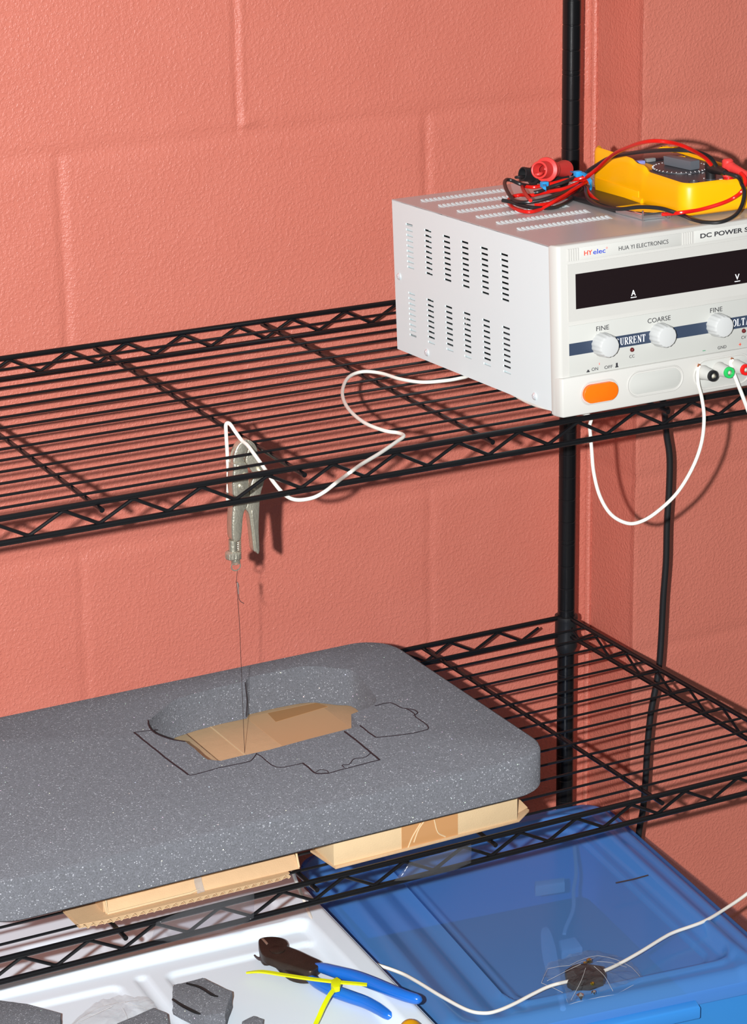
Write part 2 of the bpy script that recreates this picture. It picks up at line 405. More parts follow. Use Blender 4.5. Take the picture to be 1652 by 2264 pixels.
# ------------------------------------------------------------------ wire shelving rack
RL = -1219.0; PIT = 59.585; X0 = -713.0
rack = thing('wire_shelving_rack', 'black wire shelving rack with slotted round posts against the salmon wall', 'shelving rack', (0, 0, -1250))
def post(x, y):
    bm = new(); pr = [(0, -1250), (14, -1250), (14, -1244), (9.5, -1240)]
    k = 43
    while k > -48:
        z = -25.4*k
        pr += [(9.5, z-.9), (9.05, z-.4), (9.05, z+.4), (9.5, z+.9)]
        if k % 10 == 0: pr += [(9.5, z+4.0), (9.1, z+4.4), (9.1, z+5.0), (9.5, z+5.4)]
        k -= 1
    pr += [(9.5, 655), (0, 660)]
    lathe(bm, pr, Matrix.Translation((x, y, 0)), 32); obj('post', bm, 'black_powder_coat', rack, angle=20)
for (x, y) in ((0, 0), (0, -441), (RL, 0), (RL, -441)): post(x, y)
def shelf(zz, D, ends=True):
    bm = new(); y = -D+27.16
    while y < -18:
        rod(bm, (RL+4, y, zz(RL, y)+2.0), (-2, y, zz(0, y)+2.0), 1.28, 8); y += 29.027
    sh = obj('shelf', bm, 'black_powder_coat', rack)
    FR[sh.name] = FR[rack.name]
    idx = -9
    xs = [X0+PIT*i for i in range(-6, 10, 3)]
    for x in xs:
        bm = new(); rod(bm, (x, -D-7.5, zz(x, -D)-1.5), (x, 5.5, zz(x, 0)-1.5), 2.2, 12)
        obj('crossbar', bm, 'black_powder_coat', sh)
    for nm, y in (('front_rail', -D), ('back_rail', 0)):
        bm = new()
        rod(bm, (RL+8, y, zz(RL, y)+3.3), (-8, y, zz(0, y)+3.3), 2.6, 12); rod(bm, (RL+8, y, zz(RL, y)-16.9), (-8, y, zz(0, y)-16.9), 2.6, 12)
        obj(nm, bm, 'black_powder_coat', sh)
        bm = new(); pts = []; i = -8
        while i <= 11:
            x = X0+PIT*i; pts.append((x, y-.2, zz(x, y)-14.6)); 
            if i < 11: pts.append((x+PIT/2, y-.2, zz(x, y)+1.0))
            i += 1
        pts.append((pts[-1][0]+22, y, pts[-1][2]+11))
        P = []
        for k, p in enumerate(pts):       # little flats at the bends
            p = Vector(p)
            if 0 < k < len(pts)-1:
                a = (Vector(pts[k-1])-p).normalized(); b = (Vector(pts[k+1])-p).normalized(); P += [p+a*2.5, p+(a+b)*.6, p+b*2.5]
            else: P.append(p)
        tube(bm, P, 1.55, 8); obj('truss_wire', bm, 'black_powder_coat', sh)
    for x in (0, RL):
        bm = new()
        rod(bm, (x, -D+8, zz(x, -D)+3.3), (x, -8, zz(x, 0)+3.3), 2.6, 12); rod(bm, (x, -D+8, zz(x, -D)-16.9), (x, -8, zz(x, 0)-16.9), 2.6, 12)
        obj('side_rail', bm, 'black_powder_coat', sh)
        bm = new(); pts = []; yy = -26; up = 0
        pts.append((x, yy+16, zz(x, yy)-6))
        while yy > -D+20:
            pts.append((x, yy, zz(x, yy)+(1.0 if up else -14.6))); yy -= PIT/2; up = 1-up
        tube(bm, pts, 1.55, 8); obj('truss_wire', bm, 'black_powder_coat', sh)
    for x in (0, RL):
        for y in (0, -441):
            z = zz(x, y)+4.5; bm = new()
            lathe(bm, [(9.3, z+.5), (12.6, z), (13.0, z-3), (12.2, z-5), (12.6, z-30), (12.6, z-36), (10.2, z-42), (9.4, z-42)], Matrix.Translation((x, y, 0)), 28)
            obj('corner_collar', bm, 'black_plastic', sh, angle=50)
zu = lambda x, y: -217.4+.007*(y+220)-.002*x
zl = lambda x, y: -595.5-.005*(y+220)-.003*x
zb3 = lambda x, y: -974.0
shelf(zu, 436.8); shelf(zl, 441.7); shelf(zb3, 440.0)

# ------------------------------------------------------------------ bench power supply on the upper shelf
PO = Vector((-295.4, -442.71, -202.45)); PR = (-.0394956, -.0072007, -.0144336)
psu = thing('power_supply', 'grey bench DC power supply with three knobs and orange switch on the upper shelf', 'power supply', PO, PR)
PF = FR[psu.name]; PFi = PF.inverted()
def pl(px, py, x=None, y=None, z=None):
    """point in the power supply's own frame"""
    r = PFi.to_3x3() @ ray(px, py); c = PFi @ CAM_POS
    if x is not None: t = (x-c.x)/r.x
    elif y is not None: t = (y-c.y)/r.y
    else: t = (z-c.z)/r.z
    return c+t*r
W, DP, H = 263.0, 285.8, 144.0
# cover: left and right side sheets with slots, top sheet with slots under added light-catching ramps
holes = []
for y in (259.4, 223.2, 187.8, 154.0, 118.8, 83.4):
    for z0 in (125.6, 60.6):
        for k in range(9): z = z0-5.0*k; holes.append((y-13.3, y, z-1.9, z))
bm = new(); holed(bm, 0, DP, .5, H-.2, holes, lambda u, v, w: Vector((w, u, v)), 1.1)
hr = [h for h in holes if h[0] < 200]
holed(bm, 0, DP, .5, H-.2, hr, lambda u, v, w: Vector((W-1.1+w, u, v)), 1.1)
th = []
for y in (260.5, 226.5, 191, 156, 119.5, 83):
    for x0 in (17, 156):
        for k in range(21): x = x0+4.5*k; th.append((x, x+2.3, y-10.5, y))
holed(bm, 0, W, 0, DP, th, lambda u, v, w: Vector((u, v, H-1.1+w)), 1.1, mi=1)
# folded rounded edges
rod(bm, (1.0, 0, H-1.0), (1.0, DP, H-1.0), 1.05, 12); rod(bm, (W-1.0, 0, H-1.0), (W-1.0, DP, H-1.0), 1.05, 12)
cover = obj('cover', bm, ['grey_paint', 'top_paint'], psu, local=True, angle=40)
for i in range(0, len(th), 21):  # ramps added over the slots, paler and tilted to look brightly lit
    bm = new()
    for (x0, x1, ya, yb) in th[i:i+21]: prism(bm, [(x0, ya, H-.2), (x1, ya, H-.2), (x1, yb, H+1.5), (x0, yb, H+1.5)], (0, .4, -.9))
    b2(bm, (th[i][0], th[i][2]-1, H-2.2), (th[i+20][1], th[i][3]+1.5, H-1.05))
    obj('bright_ramp_row', bm, 'grey_paint', psu, local=True, smooth=False)
bm = new(); b2(bm, (1.2, 0, 1), (W-1.2, DP, 2.4)); b2(bm, (1.2, DP-1.2, 1), (W-1.2, DP, H-1.3)); b2(bm, (1.2, 0, 1), (W-1.2, 1.2, H-1.3))
b2(bm, (2.2, 228, 2), (3.2, 284, H-20)); b2(bm, (2.2, 2, 2), (3.2, DP-4, 22))
obj('chassis', bm, 'grey_paint', psu, local=True, smooth=False)
bm = new(); b2(bm, (18, 60, 3), (26, 120, 66), .5, 0); b2(bm, (30, 20, 2.5), (120, 220, 4.5)); obj('circuit_board', bm, 'dark_inside', psu, local=True)
for (x, y, z, sx, sy, sz) in ((15, 82, 34, 4, 10, 14), (15, 76, 44, 4, 20, 8), (15, 112, 38, 4, 8, 10), (14, 180, 46, 4, 8, 8)):
    bm = new(); box(bm, (x, y, z), (sx, sy, sz), .8); obj('capacitor', bm, 'white_cord', psu, local=True)
bm = new(); lathe(bm, [(0, 0), (22, 0), (22, 30), (0, 30)], Matrix.Translation((70, 160, 5)), 24); box(bm, (120, 110, 40), (80, 90, 66), 4); obj('transformer', bm, 'black_plastic', psu, local=True)
for y, z in ((276.2, 72.2), (225.6, 8.6), (29.1, 7.8)):
    bm = new(); lathe(bm, [(3.4, 0), (3.4, .5), (2.6, 1.5), (1.0, 2.0), (0, 1.5)], axisM((0, y, z), (-1, 0, 0)), 20)
    box(bm, (-1.7, y, z), (.7, 3.6, .5)); box(bm, (-1.7, y, z), (.7, .5, 3.6)); obj('screw', bm, 'zinc', psu, local=True)
for x in (22, W-22):
    bm = new(); lathe(bm, [(0, 0), (8, 0), (9, -9.5), (0, -9.5)], Matrix.Translation((x, 22, 0)), 24); obj('foot', bm, 'black_rubber', psu, local=True)
# bezel
def bez(z0, z1, y, x0, ins, bev=1.2):
    bm = new()
    pts = [(x0-.6, 0), (x0-.6, -2.5), (x0+ins*.25, y*.72), (x0+ins*.6, y*.93), (x0+ins, y), (W-x0-ins, y), (W-x0-ins*.6, y*.93), (W-x0-ins*.25, y*.72), (W-x0+.6, -2.5), (W-x0+.6, 0)]
    prism(bm, [(a, b, z0) for a, b in pts], (0, 0, z1-z0), bev); return bm
bezel = obj('bezel', bez(-2.9, H+1.2, -10.4, 0, 5.4, 1.6), 'bezel_plastic', psu, local=True, angle=50)
obj('bezel_base', bez(-3.1, 31.3, -13.2, 0.4, 3.4, 1.2), 'bezel_plastic', psu, local=True, angle=50)
for x0 in (12.2, 127.2, 242.2):
    bm = new(); b2(bm, (x0-.7, -10.6, 131), (x0+9.9, -9, 141.9))
    for k in range(5): tube(bm, [(x0+2.3*k, -10.7, 131.3), (x0+2.3*k, -10.7, 141.6)], .75, 8)
    obj('bezel_rib', bm, 'bezel_plastic', psu, local=True)
for (a, b) in ((23.5, 125.8), (139, 240.5)):
    bm = new(); b2(bm, (a, -10.8, 130.9), (b, -9, 141.8), .35); obj('name_strip', bm, 'strip_grey', psu, local=True)
bm = new(); holed(bm, 11.4, 251.6, 79.2, 128.6, [(18.7, 244.3, 89.3, 119.6)], lambda u, v, w: Vector((u, -9.5-w, v)), 1.5)
frm = obj('display_frame', bm, 'bezel_plastic', psu, local=True, smooth=False)
bm = new(); holed(bm, 10.7, 252.3, 78.5, 129.3, [(11.4, 251.6, 79.2, 128.6)], lambda u, v, w: Vector((u, -10.2-w, v)), .25); obj('seam', bm, 'ink_dark', frm, local=True, smooth=False) if False else bm.free()
bm = new(); b2(bm, (18, -10.6, 88.6), (245, -9.6, 120.2)); disp = obj('display', bm, 'display_black', psu, local=True, smooth=False)
TX = lambda x, y, z: Matrix.Translation((x, y, z)) @ Matrix(((1, 0, 0, 0), (0, 0, -1, 0), (0, 1, 0, 0), (0, 0, 0, 1)))
def txt(s, x, z, h, wd, m, par, y=-10.95, bold=0, name='lettering', ex=.08):
    bm = text_bm(s, 10, Matrix.Identity(4), ex, bold)
    xs = [v.co.x for v in bm.verts]; ys = [v.co.y for v in bm.verts]
    sx = wd/(max(xs)-min(xs)); sy = h/(max(ys)-min(ys)); 
    bm.transform(Matrix.Translation((-min(xs)*sx, -min(ys)*sy, 0)) @ Matrix.Diagonal((sx, sy, 1, 1)))
    bm.transform(TX(x, y, z)); return obj(name, bm, m, par, local=True, smooth=False)
for s, x in (('A', 74.1), ('V', 181.2)):
    txt(s, x, 93.4, 5.0, 4.6, 'ink_white', disp, -10.75, .12)
    bm = new(); b2(bm, (x-.4, -10.8, 91.6), (x+5.4, -10.6, 92.3)); obj('underline', bm, 'ink_white', disp, local=True, smooth=False)
txt('HY', 27.7, 134.4, 4.0, 8.0, 'ink_red', psu, bold=.12); txt('elec', 36.6, 134.3, 4.1, 12.2, 'ink_blue', psu, bold=.1)
bm = new(); 
for k in range(10): a = k*math.pi/5; tube(bm, [(50.2+.75*math.cos(a), -10.9, 138.2+.75*math.sin(a)), (50.2+.75*math.cos(a+.63), -10.9, 138.2+.75*math.sin(a+.63))], .13, 5)
obj('registered_mark', bm, 'ink_red', psu, local=True)
txt('HUA YI ELECTRONICS', 62.1, 134.3, 3.6, 50, 'ink_dark', psu, bold=-.02)
txt('DC POWER SUPPLY', 145, 134.6, 4.1, 74, 'ink_dark', psu, bold=.22)
bm = new(); b2(bm, (11.2, -11.1, 31.5), (251.8, -9.8, 75.6), .4); cp = obj('control_panel', bm, 'panel_grey', psu, local=True)
bm = new(); b2(bm, (11.3, -11.25, 49.8), (251.7, -10.9, 60.3)); obj('stripe', bm, 'stripe_blue', cp, local=True, smooth=False)
for s, x, z, h, wd in (('FINE', 38.4, 67.6, 4.0, 12.8), ('COARSE', 90.3, 67.2, 4.1, 23.4), ('FINE', 154.8, 67.7, 4.0, 12.7), ('COARSE', 207, 67.5, 4.1, 23.4), ('CC', 71.3, 39.2, 2.7, 5.2), ('CV', 187.6, 39.6, 2.7, 5.0), ('ON', 33.2, 33.4, 2.8, 6.4), ('OFF', 46.0, 33.2, 2.8, 8.2), ('GND', 162.6, 33.9, 2.7, 9.2)):
    txt(s, x, z, h, wd, 'ink_dark', cp, -11.2, -.01)
GLY = {'C': [(.62, .78, .55, .92, .07), (.55, .92, .36, 1, .06), (.36, 1, .16, .85, .1), (.16, .85, .1, .5, .17), (.1, .5, .16, .15, .17), (.16, .15, .36, 0, .1), (.36, 0, .58, .1, .06), (.58, .1, .66, .25, .05)],
 'U': [(.16, 1, .16, .25, .17), (.16, .25, .26, .05, .12), (.26, .05, .45, .02, .08), (.45, .02, .58, .2, .06), (.58, .2, .58, 1, .06), (.0, 1, .32, 1, .05), (.46, 1, .72, 1, .05)],
 'R': [(.16, 0, .16, 1, .17), (0, 1, .45, 1, .05), (0, 0, .32, 0, .05), (.45, 1, .6, .85, .12), (.6, .85, .56, .62, .15), (.56, .62, .4, .5, .08), (.4, .5, .16, .5, .05), (.38, .5, .62, 0, .16), (.55, 0, .76, 0, .05)],
 'E': [(.16, 0, .16, 1, .17), (0, 1, .58, 1, .05), (0, 0, .6, 0, .05), (.16, .52, .45, .52, .05), (.58, 1, .6, .78, .05), (.6, 0, .64, .25, .05), (.45, .4, .45, .64, .05)],
 'N': [(.12, 0, .12, 1, .06), (.12, 1, .62, .02, .17), (.64, 0, .64, 1, .06), (0, 1, .22, 1, .05), (0, 0, .26, 0, .05), (.52, 1, .78, 1, .05)],
 'T': [(.33, 0, .33, 1, .17), (0, 1, .66, 1, .06), (.02, 1, .02, .76, .05), (.64, 1, .64, .76, .05), (.18, 0, .48, 0, .05)],
 'V': [(.12, 1, .38, 0, .16), (.38, 0, .6, 1, .06), (0, 1, .28, 1, .05), (.48, 1, .74, 1, .05)],
 'O': [(.38, 1, .16, .85, .1), (.16, .85, .1, .5, .17), (.1, .5, .16, .15, .17), (.16, .15, .38, 0, .1), (.38, 0, .6, .15, .1), (.6, .15, .66, .5, .17), (.66, .5, .6, .85, .17), (.6, .85, .38, 1, .1)],
 'L': [(.16, 0, .16, 1, .17), (0, 1, .34, 1, .05), (0, 0, .58, 0, .05), (.58, 0, .6, .28, .06)],
 'A': [(.08, 0, .36, 1, .06), (.36, 1, .62, 0, .17), (.18, .33, .52, .33, .05), (0, 0, .2, 0, .05), (.48, 0, .78, 0, .05)],
 'G': [(.6, .78, .5, .95, .07), (.5, .95, .34, 1, .07), (.34, 1, .16, .85, .1), (.16, .85, .1, .5, .17), (.1, .5, .16, .15, .17), (.16, .15, .36, 0, .1), (.36, 0, .56, .08, .07), (.6, .08, .6, .45, .14), (.46, .45, .72, .45, .05)]}
def serif(s, x, z, h, wd, y):
    """bold condensed lettering with slab serifs, drawn stroke by stroke"""
    bm = new(); pit = wd/len(s)
    for k, ch in enumerate(s):
        for (a, b, c, d_, t_) in GLY[ch]:
            p = Vector((x+pit*k+a*pit*1.2, y, z+b*h)); q = Vector((x+pit*k+c*pit*1.2, y, z+d_*h))
            tube(bm, [p, q], 1, flat=(max(t_*pit*1.25, .26), .1), up=(0, -1, 0))
    return obj('lettering', bm, 'ink_white', cp, local=True, smooth=False)
serif('CURRENT', 57.6, 52.0, 6.1, 31.0, -11.35); serif('VOLTAGE', 173.4, 52.2, 6.1, 33.0, -11.35)
bm = new()
for a, b, c, d_ in ((28.0, 31.2, 33.0, 33.8), (28.8, 30.5, 33.8, 35.0), ): b2(bm, (a, -11.3, c), (b, -11.0, d_))
obj('switch_symbol', bm, 'ink_dark', cp, local=True, smooth=False)
bm = new()
for a, b, c, d_ in ((57.0, 60.0, 33.0, 34.0), (57.6, 59.4, 34.0, 37.0)): b2(bm, (a, -11.3, c), (b, -11.0, d_))
obj('switch_symbol', bm, 'ink_dark', cp, local=True, smooth=False)
bm = new(); b2(bm, (184.9, -11.3, 34.8), (187.6, -11, 35.4)); b2(bm, (185.95, -11.3, 33.7), (186.55, -11, 36.5)); obj('plus_sign', bm, 'ink_red', cp, local=True, smooth=False)
bm = new(); b2(bm, (40.8, -11.3, 37.8), (41.2, -11, 39.6)); obj('switch_mark', bm, 'ink_red', cp, local=True, smooth=False)
bm = new(); b2(bm, (146.8, -11.3, 34.6), (149.8, -11, 35.2)); obj('minus_sign', bm, 'ink_green', cp, local=True, smooth=False)
for px, py in ((1200+545/3.655, 480+1052/3.655), (1200+1010/3.655, 480+967/3.655), (1200+1473/3.655, 480+890/3.655), None) if False else ():
    pass
kc = [pl(1200+a/3.655, 480+b/3.655, y=-24.5) for a, b in ((547, 1050), (1012, 970), (1474, 889))]
for c in kc+[Vector((2*kc[2].x-kc[1].x, 0, kc[2].z))]:
    bm = new(); rings = []; n = 60
    for (r, h) in ((10.6, -11), (10.6, -14), (9.9, -22.0), (9.4, -23.6), (8.6, -24.4), (6, -24.8), (0, -24.9)):
        if r == 0: rings.append([bm.verts.new((c.x, h, c.z))]); continue
        f = .45 if r > 9.3 else 0
        rings.append([bm.verts.new((c.x+(r-(f if (k//2) % 2 else 0))*math.cos(2*math.pi*k/n), h, c.z+(r-(f if (k//2) % 2 else 0))*math.sin(2*math.pi*k/n))) for k in range(n)])
    for A, B in zip(rings, rings[1:]):
        for k in range(n):
            if len(B) == 1: bm.faces.new((A[k], A[(k+1) % n], B[0]))
            else: bm.faces.new((A[k], A[(k+1) % n], B[(k+1) % n], B[k]))
    obj('knob', bm, 'knob_plastic', psu, local=True, angle=30)
for x, z in ((74.0, 46.4), (190.0, 46.8)):
    bm = new(); lathe(bm, [(2.0, 0), (2.0, .8), (1.5, 1.8), (.8, 2.4), (0, 2.6)], axisM((x, -11, z), (0, -1, 0)), 18); obj('indicator_lamp', bm, 'led_red', psu, local=True)
def pill(x0, x1, z0, z1, y, off, bev=.6):
    bm = new(); r = (z1-z0)/2-.01; prism(bm, [(a, y, b) for a, b in rrect(x0, z0, x1, z1, r, 10)], (0, off, 0), bev); return bm
def pill_rim(x0, x1, z0, z1, y, r):
    bm = new(); tube(bm, [(a, y, b) for a, b in rrect(x0, z0, x1, z1, (z1-z0)/2-.01, 10)], r, 8, closed=True); return bm
obj('switch_surround', pill_rim(20.6, 57.8, 5.2, 24.2, -13.1, .8), 'bezel_plastic', psu, local=True)
obj('power_switch', pill(22.2, 56.2, 6.6, 22.8, -12.5, -4.5, 2.6), 'orange_button', psu, local=True, angle=60)
obj('blank_surround', pill_rim(67.8, 124.6, 4.6, 26.8, -13.1, .8), 'bezel_plastic', psu, local=True)
obj('blank_plate', pill(69.8, 122.6, 6.6, 24.8, -12.5, -1.1, .5), 'panel_grey', psu, local=True)
obj('terminal_surround', pill_rim(136.6, 196.8, 0.6, 27.0, -13.1, 1.0), 'bezel_plastic', psu, local=True)
obj('terminal_plate', pill(138, 195.4, 2.0, 25.6, -12.5, -1.0, .4), 'panel_grey', psu, local=True)
tips = [pl(1200+a/3.655, 480+b/3.655, y=-31) for a, b in ((1384, 1286), (1515, 1259), (1648, 1236))]
TERM = []
for c, cm in zip(tips, ('black_plastic', 'green_plastic', 'red_plastic')):
    bx, bz = c.x, c.z; TERM.append((bx, bz)); M = axisM((bx, -13, bz), (0, -1, 0))
    bm = new(); lathe(bm, [(0, 0), (6.6, 0), (6.6, 2.0), (6.2, 3), (4.9, 15), (4.7, 15.5), (0, 15.5)], M, 26); tp = obj('binding_post', bm, 'bezel_plastic', psu, local=True)
    bm = new(); lathe(bm, [(4.6, 15), (5.0, 15.3), (5.0, 17.6), (4.6, 18.2), (2.6, 18.2), (2.4, 14), (0, 14)], M, 26); obj('collar', bm, cm, tp, local=True)
    bm = new(); lathe(bm, [(2.4, 14.2), (2.4, 17.0), (1.6, 17.0), (1.6, 14.4), (0, 14.4)], M, 20); obj('socket', bm, 'nickel', tp, local=True)

PW = lambda x, y, z: PF @ Vector((x, y, z))
# ------------------------------------------------------------------ cords
def mesh_thing(name, bm, m, label, cat, group=None, angle=35):
    c = Vector((0, 0, 0)); 
    for v in bm.verts: c += v.co
    c /= len(bm.verts); zmin = min(v.co.z for v in bm.verts); o = obj(name, bm, m, None, origin=(c.x, c.y, zmin), angle=angle)
    return tagit(o, label, cat, group)
A_ = at
t0 = TERM[0]
loop = [PW(t0[0]-4.5, -15.5, t0[1]+7), PW(t0[0]-6.8, -16.5, t0[1]+3), A_(1544, 848, y=-466), A_(1552, 880, y=-466), A_(1557, 925, y=-468), A_(1551, 980, y=-468), A_(1531, 1035, y=-467), A_(1497, 1090, y=-464), A_(1455, 1130, y=-461),
        A_(1420, 1152, y=-457), A_(1388, 1157, y=-453), A_(1352, 1138, y=-446), A_(1327, 1098, y=-438), A_(1313, 1045, y=-430), A_(1308, 990, y=-425), A_(1304, 945, y=-424), A_(1300, 917, y=-424)]
under = [PW(20, 40, -8.5), PW(18, 80, -9.0), A_(1060, 828, z=-210.5), A_(1028, 834, z=-211.1), A_(990, 841, z=-211.1), A_(935, 845, z=-211.1), A_(885, 838, z=-211.1), A_(842, 825, z=-211.1), A_(800, 822, z=-211.1), A_(769, 836, z=-211.1), A_(757, 869, z=-211.1), A_(770, 903, z=-211.1),
         A_(805, 934, z=-211.1), A_(850, 952, z=-211.1), A_(880, 957, z=-211.1), A_(893, 964, z=-210.5), A_(878, 976, z=-210.5), A_(840, 1002, z=-210), A_(800, 1026, z=-208.5), A_(772, 1046, z=-206.5), A_(745, 1066, y=-444.5), A_(718, 1087, y=-445),
         A_(690, 1101, y=-446), A_(655, 1105, y=-444), A_(630, 1094, y=-434), A_(605, 1066, y=-424), A_(585, 1036, y=-404), A_(562, 1004, y=-388), A_(547, 984, y=-376), A_(534, 973, y=-366), A_(520, 954, y=-360), A_(508, 937, y=-357), A_(500, 938, y=-355), A_(500, 958, y=-355), A_(503, 1010, y=-353), A_(505, 1060, y=-353), A_(503, 1118, y=-352)]
bm = new(); tube(bm, loop+under, 1.6, 10, sm=7)
cord1 = mesh_thing('electrical_cord', bm, 'white_cord', 'white cord from the black terminal looping along the upper shelf to the pliers', 'cord')
FR[cord1.name] = Matrix.Translation(cord1.location*1000)
bm = new(); tube(bm, [PW(t0[0]-4.5, -15.5, t0[1]+8.5), PW(t0[0]-5.5, -15.6, t0[1]+6.5), PW(t0[0]-6.2, -16, t0[1]+4)], 1.3, 8); obj('bare_end', bm, 'copper', cord1)
t2 = TERM[2]; z0 = -784
pth = [PW(t2[0]-4.0, -15.5, t2[1]+7), PW(t2[0]-6.6, -16.5, t2[1]+3), A_(1629, 842, y=-466), A_(1640, 870, y=-468), A_(1652, 902, y=-470), A_(1672, 960, y=-470), A_(1692, 1100, y=-468), A_(1710, 1400, y=-462), A_(1722, 1700, y=-455), A_(1712, 1880, y=-452), A_(1684, 1945, z=-765), A_(1652, 1976, z=-778), A_(1609, 2006, z=z0)]
for x, y in ((1557, 2037), (1494, 2060), (1466, 2074), (1409, 2109), (1351, 2140), (1294, 2161), (1223, 2178), (1180, 2197), (1138, 2219), (1100, 2235), (1070, 2240), (1033, 2233), (976, 2203), (920, 2169), (883, 2150)): pth.append(A_(x, y, z=z0))
for x, y, z in ((826, 2131, -776), (770, 2120, -757), (733, 2101, -756), (706, 2068, -756), (688, 2030, -751), (676, 2000, -747), (661, 1963, -735), (650, 1935, -715), (640, 1900, -690)): pth.append(A_(x, y, z=z))
bm = new(); tube(bm, pth, 1.75, 10, sm=7)
cord2 = mesh_thing('electrical_cord', bm, 'white_cord', 'long white cord from the red terminal crossing the blue lid and the white tray', 'cord')
FR[cord2.name] = Matrix.Translation(cord2.location*1000)
bm = new(); tube(bm, [PW(t2[0]-4.0, -15.5, t2[1]+8.5), PW(t2[0]-5.2, -15.6, t2[1]+6.5), PW(t2[0]-6, -16, t2[1]+4)], 1.3, 8); obj('bare_end', bm, 'copper', cord2)
# black mains cord
YC = -84
mc = [PW(215, 288, 40), PW(222, 305, 34), A_(1462, 880, y=-100), A_(1470, 915, y=-92), A_(1474, 960, y=YC), A_(1481, 1010, y=YC), A_(1480, 1080, y=YC), A_(1475, 1160, y=YC), A_(1473, 1240, y=YC), A_(1467, 1320, y=YC), A_(1463, 1400, y=YC), A_(1458, 1470, y=YC), A_(1450, 1520, y=YC), A_(1439, 1580, y=YC), A_(1432, 1650, y=YC), A_(1428, 1720, y=YC), A_(1422, 1790, y=YC), A_(1412, 1850, y=YC), A_(1400, 1990, y=YC), A_(1390, 2150, y=YC)]
bm = new(); tube(bm, mc, 3.6, 12, sm=6); mesh_thing('mains_cable', bm, 'black_rubber', 'thick black mains cord hanging from the back of the power supply', 'cord')

# ------------------------------------------------------------------ locking pliers hung between the wires
YP = -360.0
def zp(a, b, y=YP): return A_(440+a/4.92, 880+b/4.92, y=y)
pliers = thing('locking_pliers', 'small nickel plated locking pliers gripping the white cord under the upper shelf', 'pliers', zp(400, 1700))
def plate(pts, y0, th_, bev, nm, m='nickel', par=None, n=3):
    P = [zp(a, b) for a, b in pts]; P = spline(P, n, closed=True) if n else P
    bm = new(); prism(bm, [(p.x, y0, p.z) for p in P], (0, th_, 0), bev); return obj(nm, bm, m, par or pliers, angle=50)
plate([(350, 700), (345, 760), (333, 900), (338, 1000), (346, 1100), (338, 1200), (330, 1300), (328, 1400), (332, 1500), (350, 1540), (390, 1550), (430, 1510), (444, 1400), (452, 1290), (468, 1215), (500, 1160), (518, 1060), (520, 950), (515, 840), (505, 740), (480, 690), (420, 680)], YP-6, 12, 2.6, 'fixed_handle')
plate([(490, 440), (440, 465), (400, 510), (372, 570), (358, 630), (352, 700), (380, 730), (440, 720), (480, 690), (470, 640), (480, 590), (500, 540), (512, 490), (508, 450)], YP-4, 8, 1.4, 'fixed_jaw')
bm = new()
for k in range(9):
    p = zp(508-k*4.4, 470+k*20, YP); box(bm, (p.x, YP, p.z), (1.6, 7.6, 1.4), rot=Euler((0, .6, 0)))
obj('jaw_teeth', bm, 'nickel', pliers)
plate([(512, 446), (550, 458), (590, 495), (618, 550), (630, 610), (650, 680), (690, 780), (695, 840), (660, 850), (610, 830), (560, 790), (520, 730), (492, 690), (500, 620), (515, 560), (524, 500)], YP-3.5, 7, 1.4, 'moving_jaw')
plate([(590, 810), (640, 800), (690, 840), (680, 920), (655, 1000), (640, 1100), (632, 1250), (628, 1400), (632, 1520), (636, 1640), (622, 1682), (600, 1660), (572, 1640), (560, 1520), (545, 1400), (530, 1290), (512, 1225), (488, 1195), (505, 1130), (530, 1060), (535, 960), (560, 880)], YP-4.5, 9, 1.8, 'lever_handle')
plate([(545, 1230), (560, 1215), (575, 1330), (590, 1480), (600, 1600), (590, 1600), (572, 1480), (556, 1340)], YP-5.4, 1.5, .4, 'lever_rib')
for a, b, r in ((410, 735, 2.4), (475, 820, 2.6), (645, 790, 2.4), (430, 945, 2.4), (570, 950, 2.6)):
    p = zp(a, b); bm = new(); lathe(bm, [(r, 0), (r, 7.4), (r*.7, 8.4), (0, 8.8)], axisM((p.x, YP, p.z), (0, -1, 0)), 18); obj('rivet', bm, 'nickel', pliers)
p0 = zp(368, 1540); p1 = zp(370, 1672); p2 = zp(372, 1745); bm = new(); ax = (p2-p0).normalized()
lathe(bm, [(0, 0), (3.8, 0), (3.8, (p1-p0).length)], axisM(p0, ax), 22); n = 40; L0 = (p1-p0).length; L1 = (p2-p0).length; M = axisM(p0, ax); rr = []
for h, r in ((L0-1.2, 4.2), (L0, 6.2), (L0+1, 7.0), (L1-1, 7.0), (L1, 6.2), (L1+.2, 0.01)):
    rr.append([bm.verts.new(M @ Vector(((r-(.35 if k % 2 else 0))*math.cos(2*math.pi*k/n), (r-(.35 if k % 2 else 0))*math.sin(2*math.pi*k/n), h))) for k in range(n)])
for A, B in zip(rr, rr[1:]):
    for k in range(n): bm.faces.new((A[k], A[(k+1) % n], B[(k+1) % n], B[k]))
obj('adjusting_screw', bm, 'nickel', pliers, angle=25)
def coil(bm, a, b, R, r, turns, per=14):
    a = Vector(a); b = Vector(b); M = axisM(a, b-a); L = (b-a).length
    tube(bm, [M @ Vector((R*math.cos(2*math.pi*i/per), R*math.sin(2*math.pi*i/per), L*i/(turns*per))) for i in range(int(turns*per)+1)], r, 6)
bm = new(); coil(bm, zp(420, 1500, YP+3), zp(424, 1745, YP+3), 2.6, .55, 12); obj('spring', bm, 'nickel', pliers)

